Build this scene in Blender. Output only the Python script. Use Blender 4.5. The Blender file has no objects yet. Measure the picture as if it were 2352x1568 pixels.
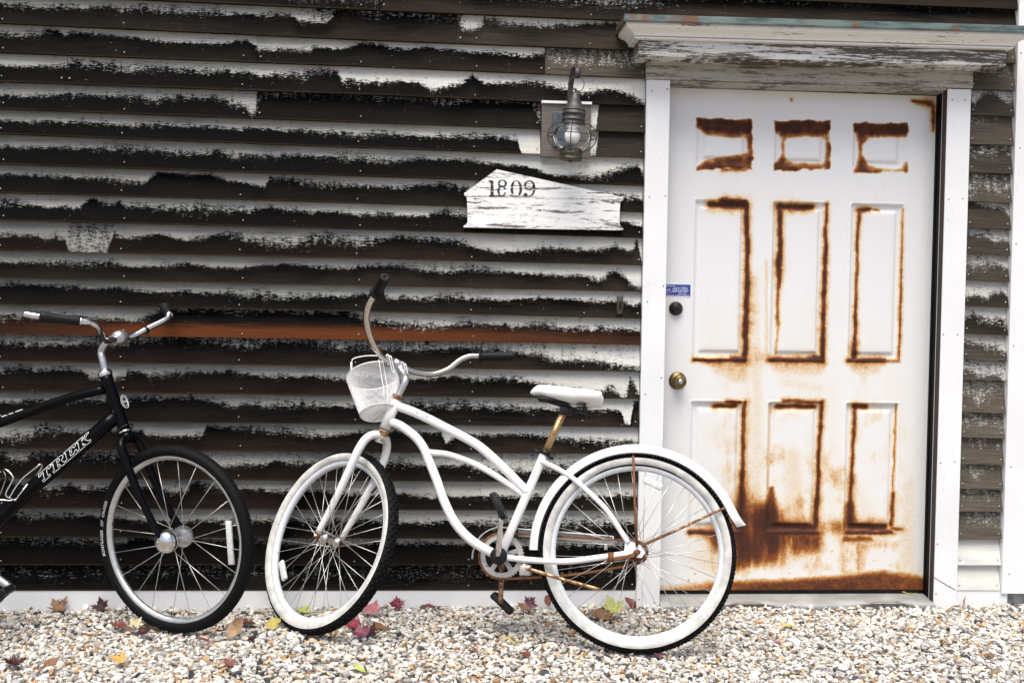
import bpy, bmesh, math, random
import numpy as np
random.seed(7); rng = np.random.default_rng(7)
scene = bpy.context.scene
V = np.array

# ------------------------------------------------------------------ camera
PW, PH, FPX = 2352.0, 1568.0, 2400.0          # measuring frame in which positions were read
YAW, PITCH, ROLL = map(math.radians, (4.1, 1.6, 0.95))
CAM = V([0.0, -4.2, 1.1848])
_F = V([math.sin(YAW)*math.cos(PITCH), math.cos(YAW)*math.cos(PITCH), -math.sin(PITCH)])
_R0 = V([math.cos(YAW), -math.sin(YAW), 0.0]); _U0 = np.cross(_R0, _F)
_R = math.cos(ROLL)*_R0 + math.sin(ROLL)*_U0; _U = -math.sin(ROLL)*_R0 + math.cos(ROLL)*_U0
from mathutils import Matrix, Vector
cam_d = bpy.data.cameras.new('camera'); cam = bpy.data.objects.new('camera', cam_d)
scene.collection.objects.link(cam)
cam_d.sensor_width = 36.0; cam_d.lens = 36.0*FPX/PW; cam_d.clip_end = 2000; cam_d.clip_start = 0.05
M = Matrix.Identity(4)
for i in range(3):
    M[i][0] = _R[i]; M[i][1] = _U[i]; M[i][2] = -_F[i]; M[i][3] = CAM[i]
cam.matrix_world = M
scene.camera = cam

def ray(px, py): return _F + _R*(px-PW/2)/FPX - _U*(py-PH/2)/FPX
def at(px, py, Y=0.0):
    d = ray(px, py); return CAM + d*((Y-CAM[1])/d[1])
def atz(px, py, Z=0.0):
    d = ray(px, py); return CAM + d*((Z-CAM[2])/d[2])
def onplane(px, py, P0, n):
    d = ray(px, py); return CAM + d*(np.dot(V(P0)-CAM, n)/np.dot(d, n))
def proj(P):
    d = np.asarray(P, float)-CAM; z = d@_F
    return np.stack([PW/2+FPX*(d@_R)/z, PH/2-FPX*(d@_U)/z], -1)

# ------------------------------------------------------------------ light: bright overcast day
SUN_EL, SUN_AZ = math.radians(68), math.radians(196)
world = bpy.data.worlds.new('World'); scene.world = world; world.use_nodes = True
wn = world.node_tree.nodes; wl = world.node_tree.links
bg = wn['Background']; sky = wn.new('ShaderNodeTexSky'); sky.sky_type = 'NISHITA'; sky.sun_disc = False
sky.sun_elevation = SUN_EL; sky.sun_rotation = SUN_AZ; sky.air_density = 0.7; sky.dust_density = 4.0; sky.ozone_density = 0.3
wl.new(sky.outputs['Color'], bg.inputs['Color']); bg.inputs['Strength'].default_value = 0.085
sun_d = bpy.data.lights.new('sun', 'SUN'); sun_d.energy = 1.5; sun_d.angle = math.radians(45); sun_d.color = (1.0, 0.995, 0.925)
sun = bpy.data.objects.new('sun', sun_d); scene.collection.objects.link(sun)
sd = Vector((math.sin(SUN_AZ)*math.cos(SUN_EL), math.cos(SUN_AZ)*math.cos(SUN_EL), math.sin(SUN_EL)))
sun.rotation_euler = sd.to_track_quat('Z', 'Y').to_euler()
scene.view_settings.view_transform = 'Standard'; scene.view_settings.look = 'None'
scene.view_settings.exposure = 1.38; scene.view_settings.gamma = 1.0

# ------------------------------------------------------------------ node helpers
class NT:
    def __init__(s, name):
        s.m = bpy.data.materials.new(name); s.m.use_nodes = True
        s.nt = s.m.node_tree; s.bsdf = s.nt.nodes['Principled BSDF']; s._pos = None
    def new(s, t): return s.nt.nodes.new(t)
    def link(s, a, b):
        if hasattr(a, 'is_output'): s.nt.links.new(a, b)
        else:
            if hasattr(b, 'default_value'):
                try: b.default_value = a
                except Exception: b.default_value = (a, a, a, 1) if len(b.default_value) == 4 else (a, a, a)
    def pos(s):
        if s._pos is None: s._pos = s.new('ShaderNodeNewGeometry').outputs['Position']
        return s._pos
    def attr(s, name, out='Fac'):
        n = s.new('ShaderNodeAttribute'); n.attribute_name = name; return n.outputs[out]
    def attrxyz(s, name):
        n = s.new('ShaderNodeAttribute'); n.attribute_name = name
        x = s.new('ShaderNodeSeparateXYZ'); s.link(n.outputs['Vector'], x.inputs[0]); return x.outputs
    def noise(s, sc, detail=3, rough=.55, off=(0, 0, 0), vec=None, color=False):
        mp = s.new('ShaderNodeMapping'); s.link(vec or s.pos(), mp.inputs['Vector'])
        mp.inputs['Scale'].default_value = sc if hasattr(sc, '__len__') else (sc, sc, sc); mp.inputs['Location'].default_value = off
        n = s.new('ShaderNodeTexNoise'); n.inputs['Scale'].default_value = 1; n.inputs['Detail'].default_value = detail
        n.inputs['Roughness'].default_value = rough; s.link(mp.outputs[0], n.inputs['Vector'])
        return n.outputs['Color' if color else 'Fac']
    def m_(s, op, a, b=0.0, c=0.0, clamp=False):
        n = s.new('ShaderNodeMath'); n.operation = op; n.use_clamp = clamp
        s.link(a, n.inputs[0]); s.link(b, n.inputs[1])
        if op in ('MULTIPLY_ADD',): s.link(c, n.inputs[2])
        return n.outputs[0]
    def mix(s, f, a, b, mode='MIX'):
        n = s.new('ShaderNodeMix'); n.data_type = 'RGBA'; n.blend_type = mode
        s.link(f, n.inputs[0]); s.link(c4(a), n.inputs[6]); s.link(c4(b), n.inputs[7]); return n.outputs[2]
    def step(s, x, lo, hi):
        n = s.new('ShaderNodeMapRange'); n.interpolation_type = 'SMOOTHSTEP'
        s.link(x, n.inputs[0]); n.inputs[1].default_value = lo; n.inputs[2].default_value = hi; return n.outputs[0]
    def ramp(s, x, stops, interp='LINEAR'):
        n = s.new('ShaderNodeValToRGB'); s.link(x, n.inputs[0]); cr = n.color_ramp; cr.interpolation = interp
        while len(cr.elements) < len(stops): cr.elements.new(.5)
        for e, (p, c) in zip(cr.elements, stops): e.position = p; e.color = c4(c)
        return n.outputs[0]
    def bump(s, h, strength=.3, dist=.002):
        n = s.new('ShaderNodeBump'); n.inputs['Strength'].default_value = strength; n.inputs['Distance'].default_value = dist
        s.link(h, n.inputs['Height']); s.link(n.outputs[0], s.bsdf.inputs['Normal'])
    def out(s, col=None, rough=None, metal=None, spec=None):
        if col is not None: s.link(c4(col), s.bsdf.inputs['Base Color'])
        if rough is not None: s.link(rough, s.bsdf.inputs['Roughness'])
        if metal is not None: s.link(metal, s.bsdf.inputs['Metallic'])
        if spec is not None: s.bsdf.inputs['Specular IOR Level'].default_value = spec
        return s.m
def c4(c):
    if hasattr(c, 'is_output'): return c
    if hasattr(c, '__len__'): return tuple(c) if len(c) == 4 else (c[0], c[1], c[2], 1.0)
    return (c, c, c, 1.0)

# ------------------------------------------------------------------ materials
def mat_plain(name, col, rough=.5, metal=0., var=.12, sc=40., spec=.5, bump=0.):
    n = NT(name); k = n.noise(sc, 4)
    c = n.mix(n.step(k, .3, .75), tuple(x*(1-var) for x in col), tuple(min(1, x*(1+var)) for x in col))
    r = n.m_('MULTIPLY_ADD', k, .25, rough-.12)
    if bump: n.bump(n.noise(sc*6, 3), bump, .001)
    return n.out(c, r, metal, spec)

def mat_clapboard():
    n = NT('weathered_clapboard')
    pa = n.attrxyz('pa'); pb = n.attrxyz('pb')      # pa: paint edge, density, orange   pb: t, pale, clean
    edge, dens, orange = pa[0], pa[1], pa[2]; t, pale, clean = pb[0], pb[1], pb[2]
    seed = n.attr('seed'); cmb = n.new('ShaderNodeCombineXYZ'); n.link(seed, cmb.inputs[1])
    va = n.new('ShaderNodeVectorMath'); n.link(n.pos(), va.inputs[0]); n.link(cmb.outputs[0], va.inputs[1]); P = va.outputs[0]
    g1 = n.noise((9, 1, 30), 5, .62, vec=P)
    g0 = n.noise((2.2, 1, 5), 2, .5, (6, 3, 1), vec=P)
    g2 = n.noise((105, 1, 400), 4, .75, (3, 1, 7), vec=P)
    g3 = n.noise((40, 1, 190), 4, .66, (9, 4, 2), vec=P)
    grain = n.noise((7, 1, 520), 4, .65, vec=P)
    blot = n.noise((5, 1, 9), 3, .5, (1, 8, 3), vec=P)
    m = n.m_('SUBTRACT', n.m_('SUBTRACT', edge, .05), t)
    m = n.m_('ADD', m, n.m_('MULTIPLY', n.m_('SUBTRACT', g1, .5), .42))
    m = n.m_('ADD', m, n.m_('MULTIPLY', n.m_('SUBTRACT', g0, .5), .22))
    g4 = n.noise((60, 1, 12), 3, .6, (2, 7, 5), vec=P)
    fine = n.m_('ADD', n.m_('ADD', n.m_('MULTIPLY', g2, .50), n.m_('MULTIPLY', g3, .32)), n.m_('MULTIPLY', g4, .18))
    fine = n.m_('MULTIPLY_ADD', n.m_('SUBTRACT', fine, .5), 3.6, .48)
    prob = n.m_('MULTIPLY', n.m_('MULTIPLY_ADD', m, n.m_('MULTIPLY_ADD', n.step(n.noise((1.7, 1, 3.1), 2, .5, (4, 2, 9), vec=P), .3, .7), 3.0, 1.25), .52, clamp=True), n.m_('MULTIPLY', dens, .83))
    paint = n.step(n.m_('SUBTRACT', prob, fine), -.09, .14)
    # stray flakes of paint lower down
    fl = n.m_('MULTIPLY', n.step(n.m_('ADD', g2, n.m_('MULTIPLY', n.step(m, -.5, 0.), .12)), .70, .745), n.step(blot, .45, .62))
    paint = n.m_('MAXIMUM', paint, n.m_('MULTIPLY', fl, .16))
    # wood
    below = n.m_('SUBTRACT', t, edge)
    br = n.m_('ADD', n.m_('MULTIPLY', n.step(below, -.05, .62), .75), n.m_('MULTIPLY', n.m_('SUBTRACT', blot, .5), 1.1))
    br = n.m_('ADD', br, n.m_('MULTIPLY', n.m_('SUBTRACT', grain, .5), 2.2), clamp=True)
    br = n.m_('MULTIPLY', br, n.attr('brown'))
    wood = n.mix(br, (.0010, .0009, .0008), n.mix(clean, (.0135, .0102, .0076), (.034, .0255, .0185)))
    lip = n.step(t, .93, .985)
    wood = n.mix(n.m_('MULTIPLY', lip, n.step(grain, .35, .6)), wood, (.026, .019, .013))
    sp = n.noise((22, 1, 120), 3, .6, (5, 5, 5), vec=P)
    wood = n.mix(n.m_('MULTIPLY', n.step(sp, .64, .76), n.m_('MULTIPLY', n.attr('brown'), .5)), wood, (.05, .024, .012))
    og = n.m_('MULTIPLY', orange, n.step(n.m_('ADD', t, n.m_('MULTIPLY', n.m_('SUBTRACT', grain, .5), .35)), .42, .78))
    wood = n.mix(og, wood, n.mix(grain, (.035, .009, .003), (.15, .045, .014)))
    pw = n.mix(n.step(grain, .3, .7), (.042, .035, .027), (.135, .115, .090))
    wood = n.mix(pale, wood, pw)
    pc = n.mix(clean, (.085, .084, .078), (.66, .655, .60))
    pc = n.mix(n.m_('MULTIPLY', n.step(grain, .47, .66), n.m_('MULTIPLY_ADD', clean, -.42, .58)), pc, (.06, .058, .052))
    pc = n.mix(n.m_('MULTIPLY', n.step(blot, .46, .72), n.m_('MULTIPLY_ADD', clean, -.40, .60)), pc, (.14, .137, .125))
    bl = n.noise((4, 1, 14), 2, .5, (2, 9, 4), vec=P)
    pc = n.mix(n.m_('MULTIPLY', n.step(bl, .52, .7), .35), pc, (.62, .70, .85), 'MULTIPLY')
    col = n.mix(paint, wood, pc)
    h = n.m_('ADD', n.m_('MULTIPLY', grain, .5), n.m_('MULTIPLY', paint, .6))
    n.bump(h, .35, .0015)
    return n.out(col, .85, 0., .08)

def mat_weathered_white(name, amount=.35, base=(.76, .76, .74), wood=(.10, .082, .065)):
    n = NT(name)
    g1 = n.noise((3.5, 3.5, 60), 5, .68); g2 = n.noise((30, 30, 300), 4, .7, (4, 4, 4)); gr = n.noise((9, 9, 420), 4, .6)
    v = n.m_('ADD', n.m_('MULTIPLY', g1, .6), n.m_('MULTIPLY', g2, .4))
    mk = n.step(v, amount+.13, amount+.19)
    c = n.mix(mk, n.mix(gr, tuple(x*.5 for x in wood), tuple(x*1.5 for x in wood)), base)
    c = n.mix(n.m_('MULTIPLY', n.step(gr, .5, .8), .3), c, (.42, .40, .36))
    n.bump(n.m_('ADD', n.m_('MULTIPLY', mk, .5), gr), .3, .0015)
    return n.out(c, .65, 0., .3)

def mat_trim():
    n = NT('white_trim_paint'); g = n.noise(3, 4); g2 = n.noise((60, 60, 14), 4, .7)
    c = n.mix(n.step(g, .35, .8), (.78, .785, .785), (.72, .725, .725))
    c = n.mix(n.m_('MULTIPLY', n.step(g2, .60, .78), .30), c, (.40, .37, .32))
    n.bump(n.noise(160, 2), .05, .0006); return n.out(c, .5, 0., .3)

def mat_door():
    n = NT('rusted_door_paint'); r = n.attr('rust')
    f = n.noise(170, 4, .75); g = n.noise(60, 4, .65, (3, 2, 1)); s = n.noise((26, 26, 9), 4, .6)
    amp = n.m_('MULTIPLY', n.step(r, .02, .25), .50)
    v = n.m_('ADD', r, n.m_('MULTIPLY', n.m_('SUBTRACT', f, .5), amp))
    v = n.m_('ADD', v, n.m_('MULTIPLY', n.m_('SUBTRACT', g, .5), n.m_('MULTIPLY', n.step(r, .04, .4), .34)))
    c = n.ramp(v, [(0., (.745, .745, .745)), (.10, (.735, .715, .67)), (.20, (.68, .54, .36)), (.33, (.52, .26, .075)),
                   (.50, (.24, .070, .014)), (.72, (.085, .022, .007)), (1., (.040, .014, .008))])
    c = n.mix(n.m_('MULTIPLY', n.step(s, .55, .8), .12), c, (.70, .64, .55), 'MULTIPLY')
    n.bump(n.m_('ADD', n.m_('MULTIPLY', f, v), n.m_('MULTIPLY', n.noise(420, 2), .08)), .25, .0012)
    ro = n.m_('MULTIPLY_ADD', v, .5, .38); return n.out(c, ro, 0., .35)

def mat_rusty(name, base, metal, rough, thr=.5, spots=60.):
    n = NT(name); a = n.noise(spots, 5, .7); b = n.noise(spots*5, 3, .7, (3, 3, 3))
    v = n.m_('ADD', n.m_('MULTIPLY', a, .7), n.m_('MULTIPLY', b, .3)); k = n.step(v, thr, thr+.09)
    rust = n.mix(n.step(b, .3, .7), (.022, .007, .003), (.24, .08, .02))
    n.bump(n.m_('MULTIPLY', k, b), .4, .001)
    dirt = n.m_('MULTIPLY', n.step(n.noise((7, 7, 11), 5, .7, (6, 2, 4)), .48, .72), .30)
    base = n.mix(dirt, base, tuple(float(x)*.55 for x in V(base)*V([1., .95, .86])))
    return n.out(n.mix(k, base, rust), n.m_('MULTIPLY_ADD', k, .75-rough, rough), n.m_('MULTIPLY', n.m_('SUBTRACT', 1., k), metal))

def mat_copper():
    n = NT('green_copper_patina'); a = n.noise((7, 9, 30), 4, .6); b = n.noise((14, 20, 60), 4, .6, (2, 2, 2)); c = n.noise((6.5, 3, 3), 2, .5, (7.3, 0, 3))
    col = n.mix(n.step(a, .35, .65), (.035, .058, .056), (.12, .165, .145))
    col = n.mix(n.m_('MULTIPLY', n.step(b, .5, .7), .6), col, (.12, .15, .19))
    col = n.mix(n.m_('MULTIPLY', n.step(c, .57, .66), .85), col, (.13, .05, .016))
    n.bump(n.noise(30, 3), .3, .003); return n.out(col, .5, .25)

def mat_gravel():
    n = NT('granite_gravel'); c = n.attr('col', 'Color')
    sp = n.noise(420, 3, .75); md = n.noise(130, 4, .6, (1, 2, 3)); tn = n.noise(75, 2, .5, (5, 1, 2))
    c2 = n.mix(n.m_('MULTIPLY', n.step(sp, .54, .66), .6), c, (.16, .15, .14), 'MULTIPLY')
    c2 = n.mix(n.m_('MULTIPLY', n.step(md, .45, .75), .5), c2, (.52, .48, .43), 'MULTIPLY')
    c2 = n.mix(n.m_('MULTIPLY', n.step(tn, .6, .78), .5), c2, (.95, .62, .33), 'MULTIPLY')
    n.bump(n.m_('ADD', sp, md), .5, .002); return n.out(c2, .8, 0., .25)

def mat_ground():
    n = NT('gravel_bed'); a = n.noise(70, 4, .7); b = n.noise(160, 3, .6, (3, 1, 1))
    c = n.mix(n.step(a, .35, .65), (.10, .085, .07), (.42, .38, .33)); c = n.mix(n.step(b, .6, .72), c, (.30, .17, .08))
    n.bump(a, .8, .01); return n.out(c, .9, 0., .2)

def mat_leaf(name, c1, c2):
    n = NT(name); a = n.noise(90, 4, .6); b = n.noise(28, 3, .6, (4, 2, 2))
    c = n.mix(n.step(a, .35, .7), c1, c2); c = n.mix(n.m_('MULTIPLY', n.step(b, .58, .75), .6), c, tuple(x*.35 for x in c1))
    n.bump(a, .4, .002); return n.out(c, .55, 0., .35)

def mat_glass(name, rough=.02, col=(1, 1, 1)):
    n = NT(name); n.bsdf.inputs['Transmission Weight'].default_value = 1.0; n.bsdf.inputs['IOR'].default_value = 1.14
    n.bsdf.inputs['Roughness'].default_value = rough; n.bsdf.inputs['Base Color'].default_value = c4(col); return n.m

MT = {}
MT['board'] = mat_clapboard(); MT['trim'] = mat_trim(); MT['door'] = mat_door()
MT['cornice'] = mat_weathered_white('flaking_cornice_paint', .245, (.82, .81, .77), (.14, .12, .10)); MT['fascia'] = mat_weathered_white('bare_fascia_wood', .355, (.62, .615, .59), (.085, .070, .055))
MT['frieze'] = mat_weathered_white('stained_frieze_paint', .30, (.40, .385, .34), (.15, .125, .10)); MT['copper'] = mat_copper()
MT['sign'] = mat_weathered_white('flaking_sign_paint', .285, (.80, .80, .785), (.07, .045, .03))
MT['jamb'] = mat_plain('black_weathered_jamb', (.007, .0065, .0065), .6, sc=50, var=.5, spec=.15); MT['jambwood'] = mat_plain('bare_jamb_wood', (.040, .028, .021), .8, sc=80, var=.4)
MT['sheath'] = mat_plain('dark_sheathing', (.02, .016, .013), .9); MT['ground'] = mat_ground(); MT['gravel'] = mat_gravel()
MT['sill'] = mat_plain('aluminium_threshold', (.30, .30, .285), .6, .2, .16, 12.); MT['concrete'] = mat_plain('concrete', (.30, .30, .29), .9, 0, .3, 20.)
MT['screw'] = mat_plain('dull_screw', (.20, .21, .23), .45, .6); MT['nail'] = mat_plain('bright_nail', (.42, .42, .40), .5, .2)
MT['tyre'] = mat_plain('black_rubber', (.0045, .0045, .005), .65, 0, .25, 60., .12, .3); MT['whitewall'] = mat_plain('soiled_white_rubber', (.53, .52, .49), .6, 0, .22, 22., .3)
MT['wrim'] = mat_plain('white_rim_enamel', (.60, .63, .66), .35, 0, .06); MT['srim'] = mat_plain('brushed_aluminium', (.62, .63, .63), .38, .85, .08)
MT['spoke'] = mat_plain('steel_spoke', (.60, .59, .56), .35, .8, .2); MT['white'] = mat_rusty('white_frame_enamel', (.74, .735, .725), 0., .28, .655, 34.)
MT['black'] = mat_plain('glossy_black_enamel', (.002, .002, .0025), .12, 0, .3, 30., .12); MT['chrome'] = mat_plain('chrome', (.72, .72, .71), .13, 1., .06)
MT['alu'] = mat_plain('cast_aluminium', (.55, .55, .55), .33, .9, .1); MT['rchrome'] = mat_rusty('pitted_chrome', (.62, .58, .52), 1., .18, .61, 45.)
MT['rust'] = mat_rusty('rusted_steel', (.42, .30, .16), .6, .4, .43, 55.); MT['heavyrust'] = mat_rusty('deep_rust', (.20, .08, .03), .2, .6, .40, 70.)
MT['goldrust'] = mat_rusty('rusted_chrome_post', (.42, .30, .14), .8, .38, .50, 60.)
MT['grip'] = mat_plain('black_grip_rubber', (.008, .008, .009), .55, 0, .2, 120., .2, .5); MT['plastic'] = mat_plain('black_plastic', (.010, .010, .011), .4, 0, .2, 40., .25)
MT['saddle'] = mat_plain('white_vinyl', (.74, .735, .72), .42, 0, .08, 18.); MT['ring'] = mat_rusty('rusty_chainring', (.50, .48, .44), .6, .4, .54, 60.)
MT['reflector'] = mat_plain('clear_reflector', (.62, .63, .62), .15, 0, .2, 200., .8); MT['wire'] = mat_plain('white_coated_wire', (.80, .80, .80), .4, 0, .08)
MT['ink'] = mat_plain('grey_decal', (.10, .10, .11), .4); MT['decal'] = mat_plain('white_decal', (.78, .78, .79), .4, 0, .04)
MT['darkdecal'] = mat_plain('charcoal_decal', (.028, .028, .032), .3); MT['blue'] = mat_plain('blue_sticker', (.020, .045, .30), .4, 0, .08)
MT['brass'] = mat_plain('tarnished_brass', (.20, .15, .06), .38, .85, .35, 60.); MT['bronze'] = mat_plain('dark_bronze', (.035, .032, .030), .42, .6, .3)
MT['lamp'] = mat_plain('weathered_bronze', (.060, .056, .055), .5, .45, .3, 40.); MT['lampgreen'] = mat_plain('verdigris_brass', (.075, .074, .045), .45, .6, .3, 60.)
MT['lampgrey'] = mat_plain('blue_grey_plate', (.09, .11, .13), .5, .4, .25); MT['glass'] = mat_glass('clear_glass'); MT['bulb'] = mat_plain('frosted_bulb', (.86, .86, .86), .35, 0, .02)
MT['block'] = mat_weathered_white('weathered_cedar_block', .62, (.30, .27, .24), (.125, .108, .094))

# ------------------------------------------------------------------ mesh helpers
WL = {}                                            # world location of every object's origin
def link(o, parent=None, loc=(0, 0, 0)):
    scene.collection.objects.link(o); loc = V(loc, dtype=float); WL[o.name] = loc
    if parent is not None:
        o.parent = parent; o.location = loc - WL[parent.name]
    else: o.location = loc
    return o
def mk(name, verts, faces, mat, parent=None, smooth=True, mats=None, fm=None, attrs=None, label=None):
    verts = np.asarray(verts, float)
    c = (verts.min(0)+verts.max(0))/2
    me = bpy.data.meshes.new(name); me.from_pydata((verts-c).tolist(), [], [tuple(int(i) for i in f) for f in faces])
    for m in ([mat] if mats is None else mats): me.materials.append(m)
    if fm is not None: me.polygons.foreach_set('material_index', np.asarray(fm, dtype=np.int32))
    if smooth: me.polygons.foreach_set('use_smooth', np.ones(len(me.polygons), dtype=bool))
    if attrs:
        for k, (tp, data) in attrs.items():
            a = me.attributes.new(k, tp, 'POINT')
            key = {'FLOAT': 'value', 'FLOAT_VECTOR': 'vector', 'FLOAT_COLOR': 'color'}[tp]
            a.data.foreach_set(key, np.asarray(data, dtype=np.float32).ravel())
    me.update()
    o = bpy.data.objects.new(name, me); link(o, parent, c)
    if label: o['label'] = label
    return o
def empty(name, loc, label=None, cat=None, group=None, parent=None):
    o = bpy.data.objects.new(name, None); o.empty_display_size = .05; link(o, parent, loc)
    if label: tag(o, label, cat, group)
    return o
def tag(o, label=None, cat=None, group=None, kind=None):
    if label: o['label'] = label
    if cat: o['category'] = cat
    if group: o['group'] = group
    if kind: o['kind'] = kind
    return o
class MB:
    def __init__(s): s.v = []; s.f = []; s.n = 0; s.m = []
    def add(s, vf, mi=0):
        v, f = vf; v = np.asarray(v, float); s.v.append(v); s.f += [tuple(i+s.n for i in q) for q in f]; s.m += [mi]*len(f); s.n += len(v); return s
    def mk(s, name, mat, parent=None, smooth=True, mats=None, **k):
        return mk(name, np.concatenate(s.v), s.f, mat, parent, smooth, mats, s.m if mats else None, **k)
def unit(v): v = np.asarray(v, float); return v/np.linalg.norm(v)
def rot(v, k, t):
    v = np.asarray(v, float); return v*math.cos(t)+np.cross(k, v)*math.sin(t)+np.outer(v@k, k).reshape(v.shape)*(1-math.cos(t))
def cr(pts, n=8):                                   # Catmull-Rom through points
    p = np.asarray(pts, float); q = np.vstack([2*p[0]-p[1], p, 2*p[-1]-p[-2]]); out = []
    for i in range(1, len(q)-2):
        for t in np.linspace(0, 1, n, endpoint=False):
            a, b, c, d = q[i-1], q[i], q[i+1], q[i+2]
            out.append(.5*((2*b)+(c-a)*t+(2*a-5*b+4*c-d)*t*t+(3*b-a-3*c+d)*t**3))
    out.append(p[-1]); return V(out)
def tube(pts, r, n=12, cap=True, flat=None):
    p = np.asarray(pts, float); N = len(p); r = np.broadcast_to(np.asarray(r, float), (N,))
    T = np.gradient(p, axis=0); T /= np.linalg.norm(T, axis=1)[:, None]+1e-12
    u = np.cross(T[0], [0, 0, 1.]);
    if np.linalg.norm(u) < .05: u = np.cross(T[0], [1., 0, 0])
    u = unit(u); vs = []
    for i in range(N):
        u = unit(u-T[i]*(u@T[i])); w = np.cross(T[i], u); a = np.linspace(0, 2*np.pi, n, endpoint=False)
        vs.append(p[i]+r[i]*(np.cos(a)[:, None]*u+np.sin(a)[:, None]*w))
    f = [(i*n+j, i*n+(j+1) % n, (i+1)*n+(j+1) % n, (i+1)*n+j) for i in range(N-1) for j in range(n)]
    v = np.concatenate(vs)
    if cap: f += [tuple(range(n-1, -1, -1)), tuple(range((N-1)*n, N*n))]
    return v, f
def strap(pts, w, side, th):                        # flat ribbon with thickness along pts; side = width direction
    p = np.asarray(pts, float); N = len(p); T = np.gradient(p, axis=0); side = unit(side); vs = []
    for i in range(N):
        nn = unit(np.cross(T[i], side)); vs += [p[i]+side*w/2+nn*th/2, p[i]-side*w/2+nn*th/2, p[i]-side*w/2-nn*th/2, p[i]+side*w/2-nn*th/2]
    f = [(i*4+j, i*4+(j+1) % 4, i*4+4+(j+1) % 4, i*4+4+j) for i in range(N-1) for j in range(4)]
    return V(vs), f+[(3, 2, 1, 0), tuple((N-1)*4+j for j in range(4))]
def lathe(O, d, prof, n=32, closed=False, cap=True, e=None, arc=None):
    O = V(O, dtype=float); d = unit(d); u = np.cross(d, [0, 0, 1.]) if e is None else V(e, dtype=float)
    if np.linalg.norm(u) < .05: u = np.cross(d, [1., 0, 0])
    u = unit(u); w = np.cross(d, u); full = arc is None
    a = np.linspace(0, 2*np.pi, n, endpoint=False) if full else np.linspace(arc[0], arc[1], n)
    D = np.cos(a)[:, None]*u+np.sin(a)[:, None]*w
    v = np.concatenate([O+D*r+d*h for r, h in prof]); k = len(prof); f = []
    for i in range(k if closed else k-1):
        i2 = (i+1) % k
        for j in range(n if full else n-1): f.append((i*n+j, i*n+(j+1) % n, i2*n+(j+1) % n, i2*n+j))
    if full and not closed and cap:
        if prof[0][0] > 1e-5: f.append(tuple(range(n-1, -1, -1)))
        if prof[-1][0] > 1e-5: f.append(tuple(range((k-1)*n, k*n)))
    return v, f
def box(c, ex, ey, ez, bev=0.):
    c = V(c, dtype=float); ex, ey, ez = (V(q, dtype=float) for q in (ex, ey, ez))
    if not bev:
        v = V([c+a*ex+b*ey+d*ez for a in (-1, 1) for b in (-1, 1) for d in (-1, 1)])
        return v, [(0, 1, 3, 2), (4, 6, 7, 5), (0, 4, 5, 1), (2, 3, 7, 6), (0, 2, 6, 4), (1, 5, 7, 3)]
    bm = bmesh.new(); bmesh.ops.create_cube(bm, size=2)
    L = [np.linalg.norm(q) for q in (ex, ey, ez)]
    for v in bm.verts: v.co = Vector((v.co.x*L[0], v.co.y*L[1], v.co.z*L[2]))
    bmesh.ops.bevel(bm, geom=bm.edges[:], offset=bev, segments=2, affect='EDGES', profile=.5)
    B = [q/l for q, l in zip((ex, ey, ez), L)]; bm.verts.index_update()
    v = V([c+B[0]*q.co.x+B[1]*q.co.y+B[2]*q.co.z for q in bm.verts]); f = [tuple(q.index for q in p.verts) for p in bm.faces]; bm.free(); return v, f
X3, Y3, Z3 = V([1., 0, 0]), V([0, 1., 0]), V([0, 0, 1.])
def abox(x0, x1, y0, y1, z0, z1, bev=0.):
    return box(((x0+x1)/2, (y0+y1)/2, (z0+z1)/2), X3*(x1-x0)/2, Y3*(y1-y0)/2, Z3*(z1-z0)/2, bev)
def quadslab(P, y0, y1):                            # P: outline [(x,z)...] ; extruded along y
    n = len(P); v = [(x, y0, z) for x, z in P]+[(x, y1, z) for x, z in P]
    return V(v), [tuple(range(n)), tuple(range(2*n-1, n-1, -1))]+[(i, n+i, n+(i+1) % n, (i+1) % n) for i in range(n)]
def text_geo(body, shear=0., offset=0., spacing=1., res=3):
    c = bpy.data.curves.new('t', 'FONT'); c.body = body; c.shear = shear; c.offset = offset; c.space_character = spacing; c.resolution_u = res
    o = bpy.data.objects.new('t', c); scene.collection.objects.link(o); dg = bpy.context.evaluated_depsgraph_get()
    e = o.evaluated_get(dg); me = e.to_mesh(); v = V([q.co[:] for q in me.vertices]); f = [tuple(p.vertices) for p in me.polygons]; e.to_mesh_clear()
    bpy.data.objects.remove(o); bpy.data.curves.remove(c); return v, f
def text_map(body, fn, h, center=False, **k):      # maps text plane (x,y scaled so cap height = h) through fn(x,y)->world
    v, f = text_geo(body, **k); s = h/.69; xy = v[:, :2]*s
    if center: xy[:, 0] -= (xy[:, 0].min()+xy[:, 0].max())/2
    return V([fn(x, y) for x, y in xy]), f

# ------------------------------------------------------------------ ground
def noise2(x, y, s=0):                               # cheap value noise
    def h(i, j): q = np.sin(i*127.1+j*311.7+s*74.7)*43758.5453; return q-np.floor(q)
    x = np.asarray(x, float); y = np.asarray(y, float); i = np.floor(x); j = np.floor(y); a = x-i; b = y-j; a = a*a*(3-2*a); b = b*b*(3-2*b)
    return (h(i, j)*(1-a)+h(i+1, j)*a)*(1-b)+(h(i, j+1)*(1-a)+h(i+1, j+1)*a)*b
def fbm(x, y, s=0, o=4): return sum(noise2(x*2**k, y*2**k, s+k)*.5**(k+1) for k in range(o))/(1-.5**o)
gx = sorted(set(list(np.linspace(-400, 400, 9))+list(np.linspace(-6, 6, 25)))); gy = sorted(set(list(np.linspace(-400, 400, 9))+list(np.linspace(-6, 2, 17))))
gv = [(x, y, -.016) for y in gy for x in gx]; nx = len(gx)
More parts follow.
